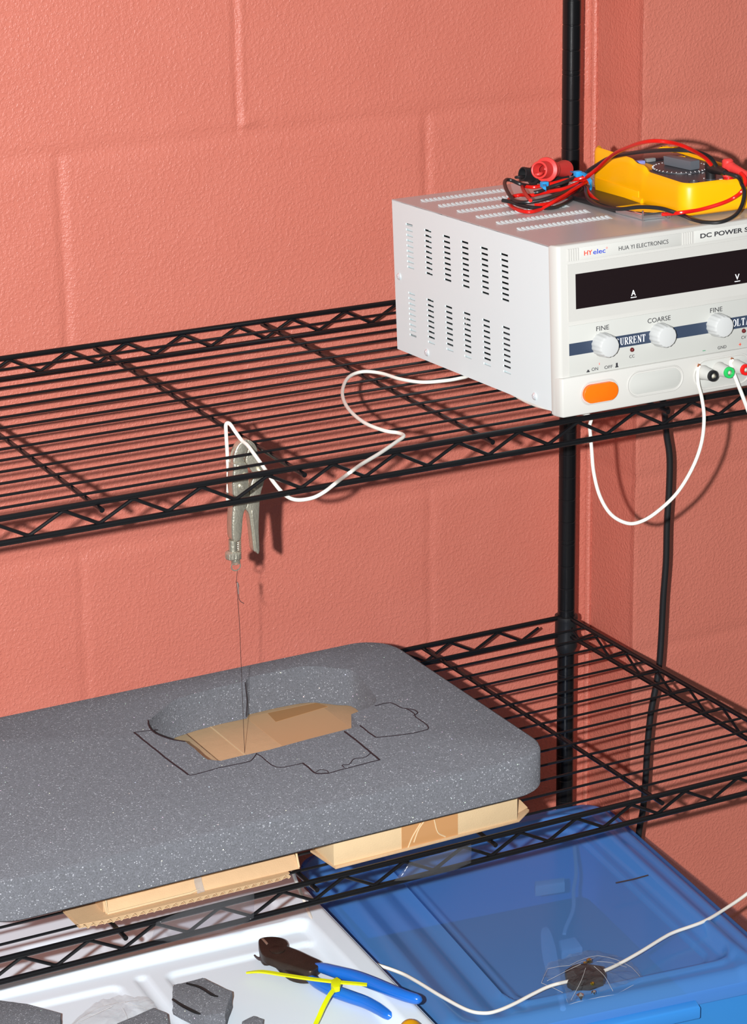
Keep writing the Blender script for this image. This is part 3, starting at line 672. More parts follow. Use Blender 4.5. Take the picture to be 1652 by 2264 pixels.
# fine cutting wire with its spring, hanging from the pliers screw to the hole in the foam
ZF = -510.0; ZFB = -548.0
end = A_(541, 1664, z=ZFB); e2 = Vector((end.x, end.y, -640))
tp = zp(405, 1745, YP)
bm = new(); coil(bm, zp(392, 1735), zp(402, 1800), 3.6, .5, 4)
wt = thing('hot_wire', 'hair thin cutting wire hanging from the pliers down through the foam hole', 'wire', tp)
obj('tension_spring', bm, 'nickel', wt)
bm = new(); c = zp(402, 1830); tube(bm, [(c.x+4.2*math.cos(2*math.pi*k/24), YP, c.z+3.9*math.sin(2*math.pi*k/24)) for k in range(24)], .55, 6, closed=True); obj('wire_loop', bm, 'nickel', wt)
bm = new(); a = zp(418, 1862); tube(bm, [a, a+Vector((.4, 4, -14)), zp(425, 2010)+Vector((0, 3, 0)), a.lerp(end, .28), end.lerp(a, .1), end], .24, 6); obj('wire_strand', bm, 'thread_grey', wt)
bm = new(); tube(bm, [zp(420, 2000), zp(432, 2040), zp(428, 2110), zp(436, 2180), zp(455, 2215), zp(490, 2235)], .3, 5, sm=4); obj('wire_tail', bm, 'thread_grey', wt)
bm = new(); tube(bm, [zp(418, 2005), zp(424, 2055), zp(430, 2130)], .7, 5, sm=4); obj('wire_twist', bm, 'chrome', wt)

# ------------------------------------------------------------------ foam slab with hand cut opening
foam = thing('foam_slab', 'large dark grey foam slab with rounded corners and a cut opening on cardboard boxes', 'foam slab', (-570, -300, ZFB))
outer = rrect(-843, -463, -300, -137, 40, 10)
def f5(a, b, z=ZF): 
    p = A_(260+a/1.7574, 1380+b/1.7574, z=z); return (p.x, p.y)
near_ = [f5(a, b) for a, b in ((300, 484), (325, 508), (350, 526), (400, 531), (470, 514), (590, 488), (740, 447), (880, 411), (938, 396), (908, 350), (960, 330), (988, 316), (1003, 285))]
far_ = [f5(a, b, ZFB) for a, b in ((1000, 350), (960, 333), (925, 328), (850, 314), (740, 305), (620, 325), (510, 351), (503, 366), (400, 388), (300, 415), (225, 440))]
left_ = [f5(a, b) for a, b in ((118, 376), (122, 400), (150, 425), (210, 447), (262, 456))]
arc = [Vector(p) for p in near_[-4:]+far_[2:6]]
inner = near_[:-4]+[tuple(p) for p in spline(arc, 4)]+far_[6:]+left_
def ringmesh(bm, outer, inner, z0, z1, bev):
    # triangulated top and bottom with a hole
    import mathutils
    from mathutils.geometry import delaunay_2d_cdt
    oo = [Vector(p) for p in outer]; ii = [Vector(p) for p in inner]; no, ni = len(oo), len(ii)
    # shrink outer top by bev for rounded rims
    def off(poly, d):
        out = []; n = len(poly)
        for k in range(n):
            a, b, c = poly[k-1], poly[k], poly[(k+1) % n]; e1 = (b-a).normalized(); e2_ = (c-b).normalized()
            nn = Vector((e1.y+e2_.y, -(e1.x+e2_.x))); nn = nn.normalized() if nn.length > 1e-6 else Vector((e1.y, -e1.x)); out.append(b-nn*d)
        return out
    steps = [(0, bev), (bev*.3, bev*.3), (bev, 0)]
    rings = [(z0, off(oo, bev*.6)), (z0+bev*.5, oo), (z1-bev, oo), (z1-bev*.35, off(oo, bev*.3)), (z1, off(oo, bev))]
    V = [[bm.verts.new((p.x, p.y, z)) for p in ring] for z, ring in rings]
    for A, B in zip(V, V[1:]):
        for k in range(no): bm.faces.new((A[k], A[(k+1) % no], B[(k+1) % no], B[k]))
    I0 = [bm.verts.new((p.x, p.y, z0)) for p in ii]; I1 = [bm.verts.new((p.x, p.y, z1)) for p in ii]
    for k in range(ni): bm.faces.new((I0[k], I0[(k+1) % ni], I1[(k+1) % ni], I1[k]))
    for vo, vi, flip in ((V[0], I0, True), (V[-1], I1, False)):
        co = [v.co.xy for v in vo]+[v.co.xy for v in vi]; vv = vo+vi
        ed = [(k, (k+1) % no) for k in range(no)]+[(no+k, no+(k+1) % ni) for k in range(ni)]
        r = delaunay_2d_cdt(co, ed, [], 0, 1e-6)
        ip = [Vector(p) for p in inner]
        def inside(p):
            c = False
            for k in range(ni):
                a, b = ip[k], ip[k-1]
                if (a.y > p.y) != (b.y > p.y) and p.x < (b.x-a.x)*(p.y-a.y)/(b.y-a.y)+a.x: c = not c
            return c
        for f in r[2]:
            cc = sum((r[0][i] for i in f), Vector((0, 0)))/len(f)
            if inside(cc): continue
            try: bm.faces.new([vv[r[3][i][0]] for i in f])
            except Exception: pass
bm = new(); ringmesh(bm, outer, inner, ZFB, ZF, 5); obj('foam_body', bm, 'grey_foam', foam, angle=40)
def pen(pts, wd=.55):
    bm = new(); P = [Vector((*f5(a, b), ZF+.05)) for a, b in pts]; Q = spline(P, 4)
    Q = [q+Vector((random.uniform(-.25, .25), random.uniform(-.25, .25), 0)) for q in Q]
    tube(bm, Q, wd, 6); obj('pen_line', bm, 'pen_ink', foam)
pen([(150, 410), (65, 421)], .45); pen([(65, 421), (130, 475), (200, 530), (275, 585)], .85)
pen([(275, 587), (300, 585), (390, 560), (500, 537), (525, 525), (540, 503)], .5)
pen([(540, 503), (560, 515), (595, 545), (635, 557), (720, 541)], .5); pen([(720, 541), (745, 560), (772, 580), (820, 580)], .8)
pen([(820, 580), (900, 558), (1018, 528)], .55); pen([(1018, 528), (985, 500), (930, 455), (883, 418)], .9)
pen([(985, 500), (960, 518), (920, 524), (900, 545), (873, 548), (882, 558)], .45); pen([(770, 575), (790, 566), (815, 570), (820, 580)], .4)
pen([(1000, 318), (1040, 308), (1070, 308), (1105, 326), (1150, 333), (1166, 345), (1150, 356)], .55)
pen([(1120, 328), (1150, 345), (1160, 362), (1190, 382), (1208, 400), (1195, 413), (1110, 430), (1005, 441)], .55); pen([(1005, 441), (975, 420), (942, 394)], .7)
pen([(119, 374), (123, 400), (150, 426), (210, 448), (262, 457)], .7); pen([(503, 225), (508, 300), (503, 366)], .4) if False else None
# upright dark line on the far wall of the opening
q = far_[7]; bm = new(); tube(bm, [(q[0]-1, q[1]-.6, ZFB+2), (q[0]+.5, q[1]-.6, ZFB+18), (q[0]-1, q[1]-.6, ZF-.5)], .5, 5); obj('upright_line', bm, 'pen_ink', foam)

# ------------------------------------------------------------------ cardboard boxes carrying the foam
ZS = -588.6
def carton(name, label, x0, x1, y0, y1, parts):
    t = thing(name, label, 'cardboard box', ((x0+x1)/2, (y0+y1)/2, ZS)); return t
cb1 = carton('cardboard_box', 'shallow cardboard box with brown tape across its front, right of the gap under foam', -508, -320, -428, -170, None)
bm = new(); b2(bm, (-507, -428, ZS), (-320, -170, ZFB-1.6), .8); obj('box_body', bm, 'cardboard_light', cb1, label='pale cardboard walls')
bm = new(); b2(bm, (-534.3, -424, ZFB-1.6), (-321, -165, ZFB-.2), .3); obj('top_flap', bm, 'cardboard', cb1)
bm = new(); prism(bm, [(-511, -390, ZS-.4), (-507, -431, ZS-.4), (-319, -429, ZS-.4), (-300, -415, ZS-.4), (-300, -400, ZS-.4)], (0, 0, 2.4), .3); obj('bottom_flap', bm, 'cardboard', cb1)
bm = new(); prism(bm, [(-320, -420, ZS+2), (-300, -413, ZS+3), (-303, -405, ZS+8), (-320, -395, ZS+14)], (0, 6, 0), .3); obj('corner_flap', bm, 'cardboard', cb1)
xa, xb = A_(888, 1850, y=-428).x, A_(1012, 1830, y=-428).x
bm = new(); b2(bm, (xa, -428.5, ZS-.3), (xb, -427.7, ZFB-2)); tp_ = obj('packing_tape', bm, 'packing_tape', cb1)
for pts in ([(900, 1880), (912, 1850), (930, 1820)], [(960, 1812), (968, 1840), (985, 1850)], [(915, 1862), (925, 1835), (938, 1815)]):
    bm = new(); tube(bm, [A_(a, b, y=-428.5) for a, b in pts], .7, 5, sm=4); obj('tape_crease', bm, 'cardboard_light', tp_)
bm = new(); xc = A_(905, 1850, y=-428).x; b2(bm, (A_(820, 1850, y=-428).x, -428.25, ZS+3), (xa, -427.8, ZFB-3)); obj('clear_tape', bm, 'packing_tape', cb1) if False else bm.free()
cb2 = carton('cardboard_box', 'shallow cardboard box with corrugated bottom edge, left of the gap under foam', -718, -537, -414, -170, None)
bm = new()
b2(bm, (-717, -411, ZS+3), (-537, -409, ZFB-1.6), .3); b2(bm, (-717, -409, ZS+3), (-715, -170, ZFB-1.6)); b2(bm, (-539, -409, ZS+3), (-537, -170, ZFB-1.6)); b2(bm, (-717, -172, ZS+3), (-537, -170, ZFB-1.6))
obj('box_body', bm, 'cardboard', cb2)
bm = new(); b2(bm, (-718, -412, ZFB-1.8), (-535.8, -168, ZFB-.2), .3); obj('top_flap', bm, 'cardboard_light', cb2)
bm = new(); prism(bm, [(-717, -416, ZS+3.2), (-537, -421, ZS+3.2), (-537, -411, ZS+13), (-717, -411, ZS+10)], (0, 0, 1.4), .3); obj('front_flap', bm, 'cardboard', cb2)
bm = new(); tube(bm, [(-716, -413.5, ZS+26), (-716, -418, ZS+4.5), (-640, -420, ZS+5.5), (-631, -418, ZS+6)], 1.1, 7); obj('flap_edge', bm, 'cardboard_light', cb2)
bm = new(); tube(bm, [(-632, -414.5, ZS+34), (-631.5, -416.5, ZS+12), (-631, -421, ZS+4)], 1, flat=(7, .5), up=(0, -1, .3)); obj('tape_strip', bm, 'clear_film', cb2)
# corrugated bottom sheet: two liners and a wavy core
bm = new()
pb = [(-744, -394), (-743, -422), (-718, -425), (-560, -427), (-548, -424), (-548, -200), (-744, -200)]
prism(bm, [(a, b, ZS+2.6) for a, b in pb], (0, 0, .6)); prism(bm, [(a, b+1.5, ZS-1.2) for a, b in pb], (0, 0, .6))
obj('bottom_sheet', bm, 'cardboard', cb2)
bm = new(); P = []
for k in range(201):
    x = -742+194*k/200; P.append((x, -424.5-(1 if -718 < x else 0), ZS+.9+1.6*math.sin(k*2*math.pi*26/200)))
tube(bm, P, 1, flat=(7, .5), up=None, cap=True) if False else None
V0 = [bm.verts.new(p) for p in P]; V1 = [bm.verts.new((p[0], p[1]+14, p[2])) for p in P]
V2 = [bm.verts.new((p[0], p[1], p[2]-.45)) for p in P]; V3 = [bm.verts.new((p[0], p[1]+14, p[2]-.45)) for p in P]
for k in range(200):
    bm.faces.new((V0[k], V0[k+1], V1[k+1], V1[k])); bm.faces.new((V2[k], V3[k], V3[k+1], V2[k+1])); bm.faces.new((V0[k], V2[k], V2[k+1], V0[k+1]))
obj('corrugated_core', bm, 'cardboard_light', cb2)
def film(name, par, pix, y, lab=None, sag=2.0):
    bm = new(); P = [A_(a, b, y=y) for a, b in pix]; n = len(P); c = sum(P, Vector())/n
    vs = [bm.verts.new(p) for p in P]; cv = bm.verts.new(c+Vector((0, -sag, 0)))
    for k in range(n): bm.faces.new((vs[k], vs[(k+1) % n], cv))
    bmesh.ops.subdivide_edges(bm, edges=bm.edges[:], cuts=3, use_grid_fill=True)
    for v in bm.verts: v.co.y += 1.6*noise.noise(v.co*.08)+.6*noise.noise(v.co*.3)
    bmesh.ops.solidify(bm, geom=bm.faces[:], thickness=.12) ; return obj(name, bm, 'smoke_tape', par, label=lab, angle=180)
film('tape_end', cb1, [(872, 1949), (905, 1907), (950, 1893), (1042, 1866), (1042, 1908), (1000, 1925), (940, 1940)], -447.5, 'clear tape tail stuck round the shelf rail')
film('tape_end', cb2, [(334, 2078), (345, 2038), (420, 2008), (500, 1985), (562, 1968), (562, 2030), (500, 2060), (440, 2072), (370, 2082)], -447.5, 'clear tape tail stuck round the shelf rail')
bm = new(); tube(bm, [(-537.5, -411, ZS+28), (-537.5, -421, ZS+5)], 1.0, 7); obj('flap_edge', bm, 'cardboard_light', cb2)
# details seen through the opening: shallow crease and a tape patch on the box tops
bm = new(); b2(bm, (-509.5, -423, ZFB-.3), (-508.3, -166, ZFB+.2)); obj('fold_crease', bm, 'cardboard_light', cb1)
pt = [A_(x, y, z=ZFB) for x, y in ((592, 1577), (700, 1554), (725, 1562), (610, 1596))]
bm = new(); prism(bm, [(p.x, p.y, ZFB-.25) for p in pt], (0, 0, .4)); obj('packing_tape', bm, 'brown_tape', cb1)
bm = new(); b2(bm, (-470, -400, ZFB-.25), (-395, -175, ZFB+.02)); obj('clear_tape', bm, 'brown_tape_2', cb1)

# ------------------------------------------------------------------ multimeter lying on the power supply
MO = PF @ Vector((153, 25, H+1.8)); Rm = PF.to_3x3() @ Matrix.Rotation(math.radians(-2.0), 3, 'Z')
meter = thing('multimeter', 'yellow holstered digital multimeter lying face up on the power supply', 'multimeter', MO, tuple(Rm.to_euler('XYZ')))
MF = FR[meter.name]; MFi = MF.inverted()
def ml(px, py, x=None, y=None, z=None):
    r = MFi.to_3x3() @ ray(px, py); c = MFi @ CAM_POS
    t = ((x-c.x)/r.x if x is not None else (y-c.y)/r.y if y is not None else (z-c.z)/r.z); return c+t*r
def ht(x, y, left=True):
    if x > 44: return 28.6+.035*y-(1.5*sst(9, 16, MW-x) if y > ML-16 else 0)
    h = 29.5+.035*y
    if y > 66: h += 4.5*sst(66, 72, y)
    if y > 86: h += 3.0*sst(86, 96, y)
    if y > ML-16: h -= 9.5*sst(9, 16, x)*sst(9, 16, MW-x)
    return h
MW, ML = 86, 168
def off2(poly, d):
    out = []; n = len(poly)
    for k in range(n):
        a, b, c = Vector(poly[k-1]), Vector(poly[k]), Vector(poly[(k+1) % n]); e1 = (b-a).normalized(); e2_ = (c-b).normalized()
        nn = Vector((e1.y+e2_.y, -(e1.x+e2_.x))).normalized(); out.append(b-nn*d)
    return out
def dens(poly, step):
    out = []; n = len(poly)
    for k in range(n):
        a = Vector(poly[k]); b = Vector(poly[(k+1) % n]); m = max(1, int((b-a).length/step))
        for j in range(m): out.append(a.lerp(b, j/m))
    return out
mo = dens(rrect(0, 0, MW, ML, 13, 6), 4)
bm = new(); V = []
prof = [(4, 0.6, 0), (1.0, 3, 0), (0, 8, 0), (0.6, -5, 1), (1.6, -1.6, 1), (3.4, 0, 1), (5.2, -1, 1), (6.2, -8, 1)]
for d_, h, top in prof:
    q = off2(mo, d_); V.append([bm.verts.new((p.x, p.y, (ht(p.x, o_.y)+h) if top else h)) for p, o_ in zip(q, mo)])
n = len(mo)
for A, B in zip(V, V[1:]):
    for k in range(n): bm.faces.new((A[k], A[(k+1) % n], B[(k+1) % n], B[k]))
bm.faces.new(V[0]); bm.faces.new(V[-1])
obj('holster', bm, 'holster_yellow', meter, local=True, angle=50)
# raised bottom rim end that wraps the lower edge, side lug, stand and strap seat
bm = new(); prism(bm, [(-.6, 78, 1), (-.6, ML-12, 1), (-.6, ML-12, 15), (-.6, 78, 13)], (2, 0, 0), .6); obj('stand_edge', bm, 'holster_yellow', meter, local=True)
bm = new(); lathe(bm, [(0, 0), (3.6, 0), (3.6, 16), (0, 16)], axisM((1.5, 72, 4), (0, 1, .05)), 16); obj('stand_hinge', bm, 'holster_yellow', meter, local=True)
bm = new(); box(bm, (MW+4, 32, 16), (12, 40, 12), 4); obj('probe_holder', bm, 'holster_yellow', meter, local=True)
q = ml(1470, 325, x=MW-4); bm = new(); prism(bm, [(MW-5, q.y+6, 32), (MW-5, q.y+4, q.z), (MW-5, q.y-12, q.z-1), (MW-5, q.y-20, 36)], (5, 0, 0), 1.4); obj('probe_clip', bm, 'holster_yellow', meter, local=True)
fz = lambda y: ht(0, y)-3.6-(3.0*sst(86, 96, y))-(2.6*sst(66, 72, y))
bm = new(); ins = off2(mo, 5.6); f_ = bm.faces.new([bm.verts.new((p.x, p.y, 26.2+.035*p.y)) for p in ins])
face = obj('face_plate', bm, 'meter_face', meter, local=True, smooth=False)
FT = Matrix.Translation((0, 0, 26.3)) @ Matrix.Rotation(.035, 4, 'X')
def fp_(x, y, z=0): return FT @ Vector((x, y, z))
ZM = 26.6+2.6
def fpx(a, b, z=ZM): return ml(1280+a/4.441, 290+b/4.441, z=z)
dc = (fpx(640, 385)+fpx(1165, 365))/2; dc = Vector((43, 77, 0))
bm = new(); M = FT @ Matrix.Translation((dc.x, dc.y, 0)); lathe(bm, [(25.5, 0), (25.5, 1.2), (24, 1.5), (0, 1.5)], M, 48); dial = obj('dial', bm, 'meter_face', meter, local=True)
bm = new(); kn = M @ Matrix.Rotation(math.radians(-78), 4, 'Z')
prism(bm, [kn @ Vector(p) for p in ((-17, -4.5, 1.5), (19, -5.5, 1.5), (19, 5.5, 1.5), (-17, 4.5, 1.5))], (0, 0, 8.5), 1.2); obj('dial_pointer', bm, 'meter_knob', dial, local=True)
bm = new()
for k in range(36):
    a = k*math.pi/18; m2 = M @ Matrix.Rotation(a, 4, 'Z'); p = m2 @ Vector((24.2, 0, 1.6)); q_ = m2 @ Vector((25.6, 0, 1.3)); tube(bm, [p, q_], .35, 4)
o = obj('dial_marks', bm, 'ink_white', dial, local=True, smooth=False)
for k, (a, b) in enumerate(((1065, 405), (1090, 425), (1160, 395), (1185, 405), (1215, 355), (1215, 380), (1220, 410), (1230, 455), (905, 408), (830, 405), (1240, 495), (1290, 500), (1395, 460), (1420, 475))):
    p = fpx(a, b, 27.2+.035*30); bm = new(); box(bm, (p.x, p.y, 26.7+.035*p.y), (3.2-(k % 3)*.7, 1.0, .3), rot=Euler((0, 0, .3*(k % 4)))); obj('marking', bm, 'ink_white', face, local=True, smooth=False)
for nm, a, b, m_, sx, sy in (('blue_button', 587, 296, 'button_blue', 11, 7), ('yellow_button', 988, 252, 'holster_yellow', 10, 6.5), ('grey_button', 1060, 275, 'button_grey', 9, 6), ('grey_button', 700, 272, 'button_grey', 10, 5), ('grey_button', 880, 250, 'button_grey', 9, 5)):
    p = fpx(a, b, 33); bm = new(); box(bm, (p.x, p.y, 26.3+.035*p.y+1.6), (sx, sy, 3.6), 1); obj('button', bm, m_, meter, local=True)
bm = new(); box(bm, (43, 138, 26.3+.035*138+1.2), (62, 36, 2.4), .8, rot=Euler((.035, 0, 0))); obj('display_window', bm, 'lcd_glass', meter, local=True)
JK = [fpx(1130, 492, 27.5), fpx(1295, 470, 27.5), fpx(1470, 460, 27.5)]
JK[0] = Vector((JK[0].x, JK[0].y, 0))
for p in JK:
    bm = new(); lathe(bm, [(4.6, -.5), (4.6, .9), (3.2, .9), (3.0, -.4), (0, -.4)], Matrix.Translation((p.x, p.y, 26.4+.035*p.y)), 22); obj('input_jack', bm, 'meter_face' if p is not JK[2] else 'red_plastic', meter, local=True)

# ------------------------------------------------------------------ test leads with hook clips, bound by blue ties
def rq(a, b, h): return PF @ pl(1090+a/6.608, 320+b/6.608, z=H+h)
def z1(a, b, h): return PF @ pl(1280+a/4.441, 290+b/4.441, z=H+h)
def clip(M, s, bm, mouth=True):
    """hollow hook clip grip: open cup, flange, barrel, neck, flared handle; axis +z"""
    lathe(bm, [(4.0*s, 10*s), (6.4*s, 2*s), (6.4*s, .3*s), (7.3*s, 0), (8.1*s, .5*s), (8.1*s, 10*s), (8.2*s, 15*s), (11.4*s, 16*s), (11.8*s, 17*s), (11.4*s, 18.2*s), (8.6*s, 19.5*s), (8.4*s, 29*s), (8.0*s, 32*s), (5.4*s, 33*s), (5.2*s, 36*s), (8.6*s, 60*s), (8.4*s, 62.5*s), (6.5*s, 64*s), (0, 64*s)], M, 30)
def lead(name, label, plug_m, wire_m, wires, plugpos, plugdir, clip0, clip1, cs, clipm):
    t = thing(name, label, 'test lead', wires[0][0])
    for pts in wires:
        bm = new(); tube(bm, pts, 1.75, 9, sm=7); obj('wire', bm, wire_m, t)
    bm = new(); clip(axisM(clip0, clip1-clip0), cs, bm); obj('hook_clip', bm, clipm, t, angle=45)
    bm = new(); M = axisM(clip0, clip1-clip0)
    tube(bm, [M @ Vector((-2, -1, 14*cs)), M @ Vector((-3, -2, 2)), M @ Vector((-4, -3, -5)), M @ Vector((-1, -4, -7)), M @ Vector((1, -3.5, -4))], [1.6, 1.6, 1.5, 1.4, 1.2], 8, sm=4); obj('hook', bm, clipm, t)
    bm = new(); up = PF.to_3x3() @ Vector((0, 0, 1)); p = plugpos
    lathe(bm, [(0, -1), (3.4, -1), (3.6, 0), (4.6, 1), (4.9, 9), (5.2, 10), (5.0, 15), (3.5, 16.5), (0, 17)], axisM(p, up), 24); pg = obj('plug', bm, plug_m, t)
    bm = new(); c = p+up*10.5; dd = plugdir.normalized(); prof = [(0, 0), (4.9, 0), (4.7, 6)]
    for k in range(7): prof += [(4.4-.25*k, 7+3*k), (3.9-.25*k, 8.5+3*k)]
    prof += [(2.2, 29), (0, 29)]; lathe(bm, prof, axisM(c, dd), 20); obj('strain_relief', bm, plug_m, pg)
    return t
pj = MF @ Vector((JK[1].x, JK[1].y, 27)); tipb = z1(1515, 425, 40); upv = PF.to_3x3() @ Vector((0, 0, 1)); db = (tipb-(pj+upv*10.5)); db.z *= .6
eb = pj+upv*10.5+db.normalized()*28
bw1 = [eb, z1(1560, 452, 36), z1(1600, 520, 28), z1(1625, 600, 22), z1(1600, 730, 12), z1(1530, 830, 6), z1(1400, 890, 3), z1(1250, 895, 2.5), z1(1130, 870, 3), z1(1030, 830, 4), z1(900, 785, 8), z1(780, 755, 10), z1(600, 745, 10), z1(400, 765, 7), z1(220, 740, 6), z1(110, 680, 7), z1(70, 620, 9), z1(62, 560, 11), z1(20, 500, 13), rq(1250, 600, 12), rq(1050, 690, 12), rq(850, 765, 11), rq(650, 820, 9), rq(450, 842, 8), rq(310, 812, 8), rq(215, 690, 12), rq(172, 570, 15), rq(195, 515, 16), rq(270, 520, 15), rq(400, 575, 12), rq(520, 600, 9), rq(640, 600, 8)]
bw2 = [z1(1350, 340, 52), z1(1290, 260, 60), z1(1200, 215, 66), z1(1100, 192, 70), z1(900, 185, 70), z1(700, 195, 66), z1(520, 215, 60), z1(380, 240, 52), z1(270, 275, 42), z1(180, 330, 32), z1(80, 395, 24), rq(1480, 345, 22), rq(1300, 430, 19), rq(1050, 545, 16), rq(850, 615, 13), rq(690, 680, 11), rq(600, 700, 10)]
bw3 = [rq(1350, 590, 7), rq(1280, 660, 6), rq(1180, 770, 3), rq(1050, 860, 2.2), rq(900, 915, 2), rq(750, 925, 2.6), rq(550, 915, 4.5), rq(400, 880, 5), rq(260, 835, 6), rq(135, 812, 7)]
c0 = rq(425, 425, 18); c1 = rq(950, 500, 8)
lead('test_lead', 'black test lead with right angle plug in the yellow multimeter and black hook clip', 'black_plastic', 'black_rubber', [bw1, bw2, bw3], pj, db, c0, c1, .82, 'black_plastic')
pr_ = MF @ Vector((JK[2].x+3, JK[2].y+6, 27)); tr_ = z1(1600, 400, 36); dr = tr_-(pr_+upv*10.5)
er = z1(1590, 410, 36)
rw1 = [er, z1(1625, 450, 33), z1(1635, 510, 28), z1(1600, 590, 22), z1(1520, 655, 16), z1(1400, 710, 12), z1(1200, 768, 8), z1(1000, 800, 7), z1(850, 815, 4), z1(680, 815, 3), z1(560, 800, 3), z1(450, 775, 3), z1(300, 740, 3), z1(190, 690, 4), z1(110, 620, 7), z1(78, 570, 9), z1(30, 500, 12), rq(1400, 520, 14), rq(1250, 560, 13), rq(1050, 640, 10), rq(900, 670, 9), rq(700, 710, 8), rq(560, 740, 7), rq(420, 735, 5), rq(300, 755, 4), rq(235, 800, 3), rq(245, 870, 2.4), rq(320, 935, 2), rq(450, 975, 2), rq(570, 978, 2), rq(700, 940, 2.2), rq(880, 835, 7), rq(1050, 730, 10), rq(1250, 610, 13), rq(1380, 540, 14)]
rw2 = [z1(1300, 330, 54), z1(1230, 255, 62), z1(1100, 180, 72), z1(980, 130, 78), z1(850, 103, 82), z1(720, 97, 82), z1(600, 118, 78), z1(480, 160, 70), z1(380, 205, 60), z1(290, 270, 46), z1(180, 370, 32), z1(80, 450, 22), rq(1400, 450, 20), rq(1250, 500, 17), rq(1050, 520, 15), rq(900, 560, 12), rq(750, 590, 10), rq(600, 620, 9), rq(480, 610, 9), rq(430, 600, 9), rq(445, 660, 11), rq(490, 740, 12), rq(550, 815, 12)]
rw3 = [rq(1360, 560, 9), rq(1200, 660, 7), rq(1020, 780, 5), rq(850, 850, 4), rq(700, 880, 3.6), rq(610, 885, 3.4)]
c0 = rq(672, 370, 25); c1 = rq(1300, 348, 9.5)
lead('test_lead', 'red test lead arching over the yellow multimeter with large red hook clip', 'red_soft', 'red_wire', [rw1, rw2, rw3], pr_, dr, c0, c1, 1.0, 'red_soft')
def tie_ring(name, label, pts, tailpts, head, m='blue_tie', wd=4.2):
    t = thing(name, label, 'cable tie', head)
    bm = new(); tube(bm, pts, 1, flat=(wd*.7, 2.0), sm=6); obj('strap', bm, m, t)
    bm = new(); box(bm, head, (6.5, 6, 5.5), .8); obj('head', bm, m, t)
    if tailpts: bm = new(); tube(bm, tailpts, 1, flat=(wd, .9), sm=3); obj('tail', bm, m, t)
    return t
hd = rq(1240, 425, 21)
tie_ring('cable_tie', 'bright blue cable tie strapped round the red and black leads beside the multimeter', [hd, rq(1300, 415, 22), rq(1370, 460, 20), rq(1425, 540, 16), rq(1440, 610, 10), rq(1405, 670, 5), rq(1370, 640, 3)], [hd, rq(1200, 405, 21), rq(1160, 390, 20)], hd)
hd = rq(752, 580, 14)
tie_ring('cable_tie', 'small light blue cable tie round the lead coil below the clips', [hd, rq(752, 620, 14), rq(755, 665, 11), rq(760, 690, 7)], None, hd)
# magnetic hanging strap under the meter
hs = thing('magnetic_hanger', 'flat black strap with chrome end and prongs under the yellow multimeter', 'hanging strap', PW(140, 120, H+.3))
bm = new(); prism(bm, [PW(x, y, H+.3) for x, y in ((124, 92), (152, 92), (168, 215), (128, 215))], (0, 0, .01+5.2), .8); obj('strap', bm, 'black_rubber', hs)
bm = new(); prism(bm, [PW(x, y, H+.3) for x, y in ((124, 47), (151, 44), (152, 92), (124, 92))], (0, 0, 6), .8); obj('magnet', bm, 'chrome', hs)
for x, y in ((123.6, 46.6), (146, 40.6)):
    bm = new(); rod(bm, PW(x, y, H+.3), PW(x, y, H+9), .9, 8); obj('prong', bm, 'chrome', hs)

# ------------------------------------------------------------------ blue storage tote
TB = (20, -40, -790); ya = math.radians(-6.8)
tote = thing('storage_tote', 'translucent blue plastic storage tote with ridged lid under the lower shelf', 'storage tote', (20, -40, -969.5), (0, 0, ya))
BX0, BX1, BY0, BY1 = -368, -7, -436, -17
def lidz(x, y):
    d = -sdrr(x, y, BX0, BY0, BX1, BY1, 34)
    z = -9*(1-sst(0, 12, d))
    # stepped ridges that run front to back on both flanks
    z += 2.5*sst(10, 16, d)-2.0*sst(-333, -326, x)*(1-sst(-60, -50, x)) * sst(28, 34, -y-10)
    inn = -sdrr(x, y, -290, -404, -46, -48, 26)
    z += 3.0*jn(inn, 4.0); z -= 5.0*sst(0, 14, inn)
    for xr, wr, hr_ in ((-347, 5, 2.6), (-333, 4, -2.2), (-318, 7, 2.2), (-303, 4, -2), (-290, 5, 2.6), (-278, 3, -1.2), (-41, 5, 3.0), (-54, 4, -1.8), (-24, 4, 1.5)): z += hr_*jn(x-xr, wr)*sst(-424, -396, y)*(1-sst(-60, -34, y))
    pan = -sdrr(x, y, -272, -394, -66, -62, 22); z -= 2.5*sst(0, 4, pan)
    return z
LF = Matrix.Translation((0, 0, 179.5))
bm = new(); height_sheet(bm, BX0, BX1, BY0, BY1, 3.0, lidz, inside=lambda x, y: sdrr(x, y, BX0, BY0, BX1, BY1, 34) < 0); bm.transform(LF); lid = obj('lid', bm, 'blue_lid', tote, local=True, angle=60)
bm = new(); V = []
ol = rrect(BX0, BY0, BX1, BY1, 34, 10)
for d_, z in ((0, 173.6), (-.8, 172), (-.8, 160), (1.5, 159)):
    V.append([bm.verts.new((p.x, p.y, z)) for p in off2(ol, d_)])
n = len(ol)
for A, B in zip(V, V[1:]):
    for k in range(n): bm.faces.new((A[k], A[(k+1) % n], B[(k+1) % n], B[k]))
obj('lid_rim', bm, 'blue_lid', lid, local=True)
bm = new(); V = []
for d_, z in ((8, 168), (9, 120), (14, 60), (24, 3), (30, .4)):
    V.append([bm.verts.new((p.x, p.y, z)) for p in off2(ol, d_)])
for A, B in zip(V, V[1:]):
    for k in range(n): bm.faces.new((A[k], A[(k+1) % n], B[(k+1) % n], B[k]))
bm.faces.new(V[-1]); obj('tub', bm, 'blue_body', tote, local=True)
bm = new(); prism(bm, [(-250, BY0+1, 166), (-110, BY0+1, 166), (-110, BY0-9, 163), (-250, BY0-9, 163)], (0, 0, -14), 2); obj('latch_handle', bm, 'blue_body', tote, local=True)
TM = FR[tote.name]
def inb(px, py, z): return A_(px, py, z=z)
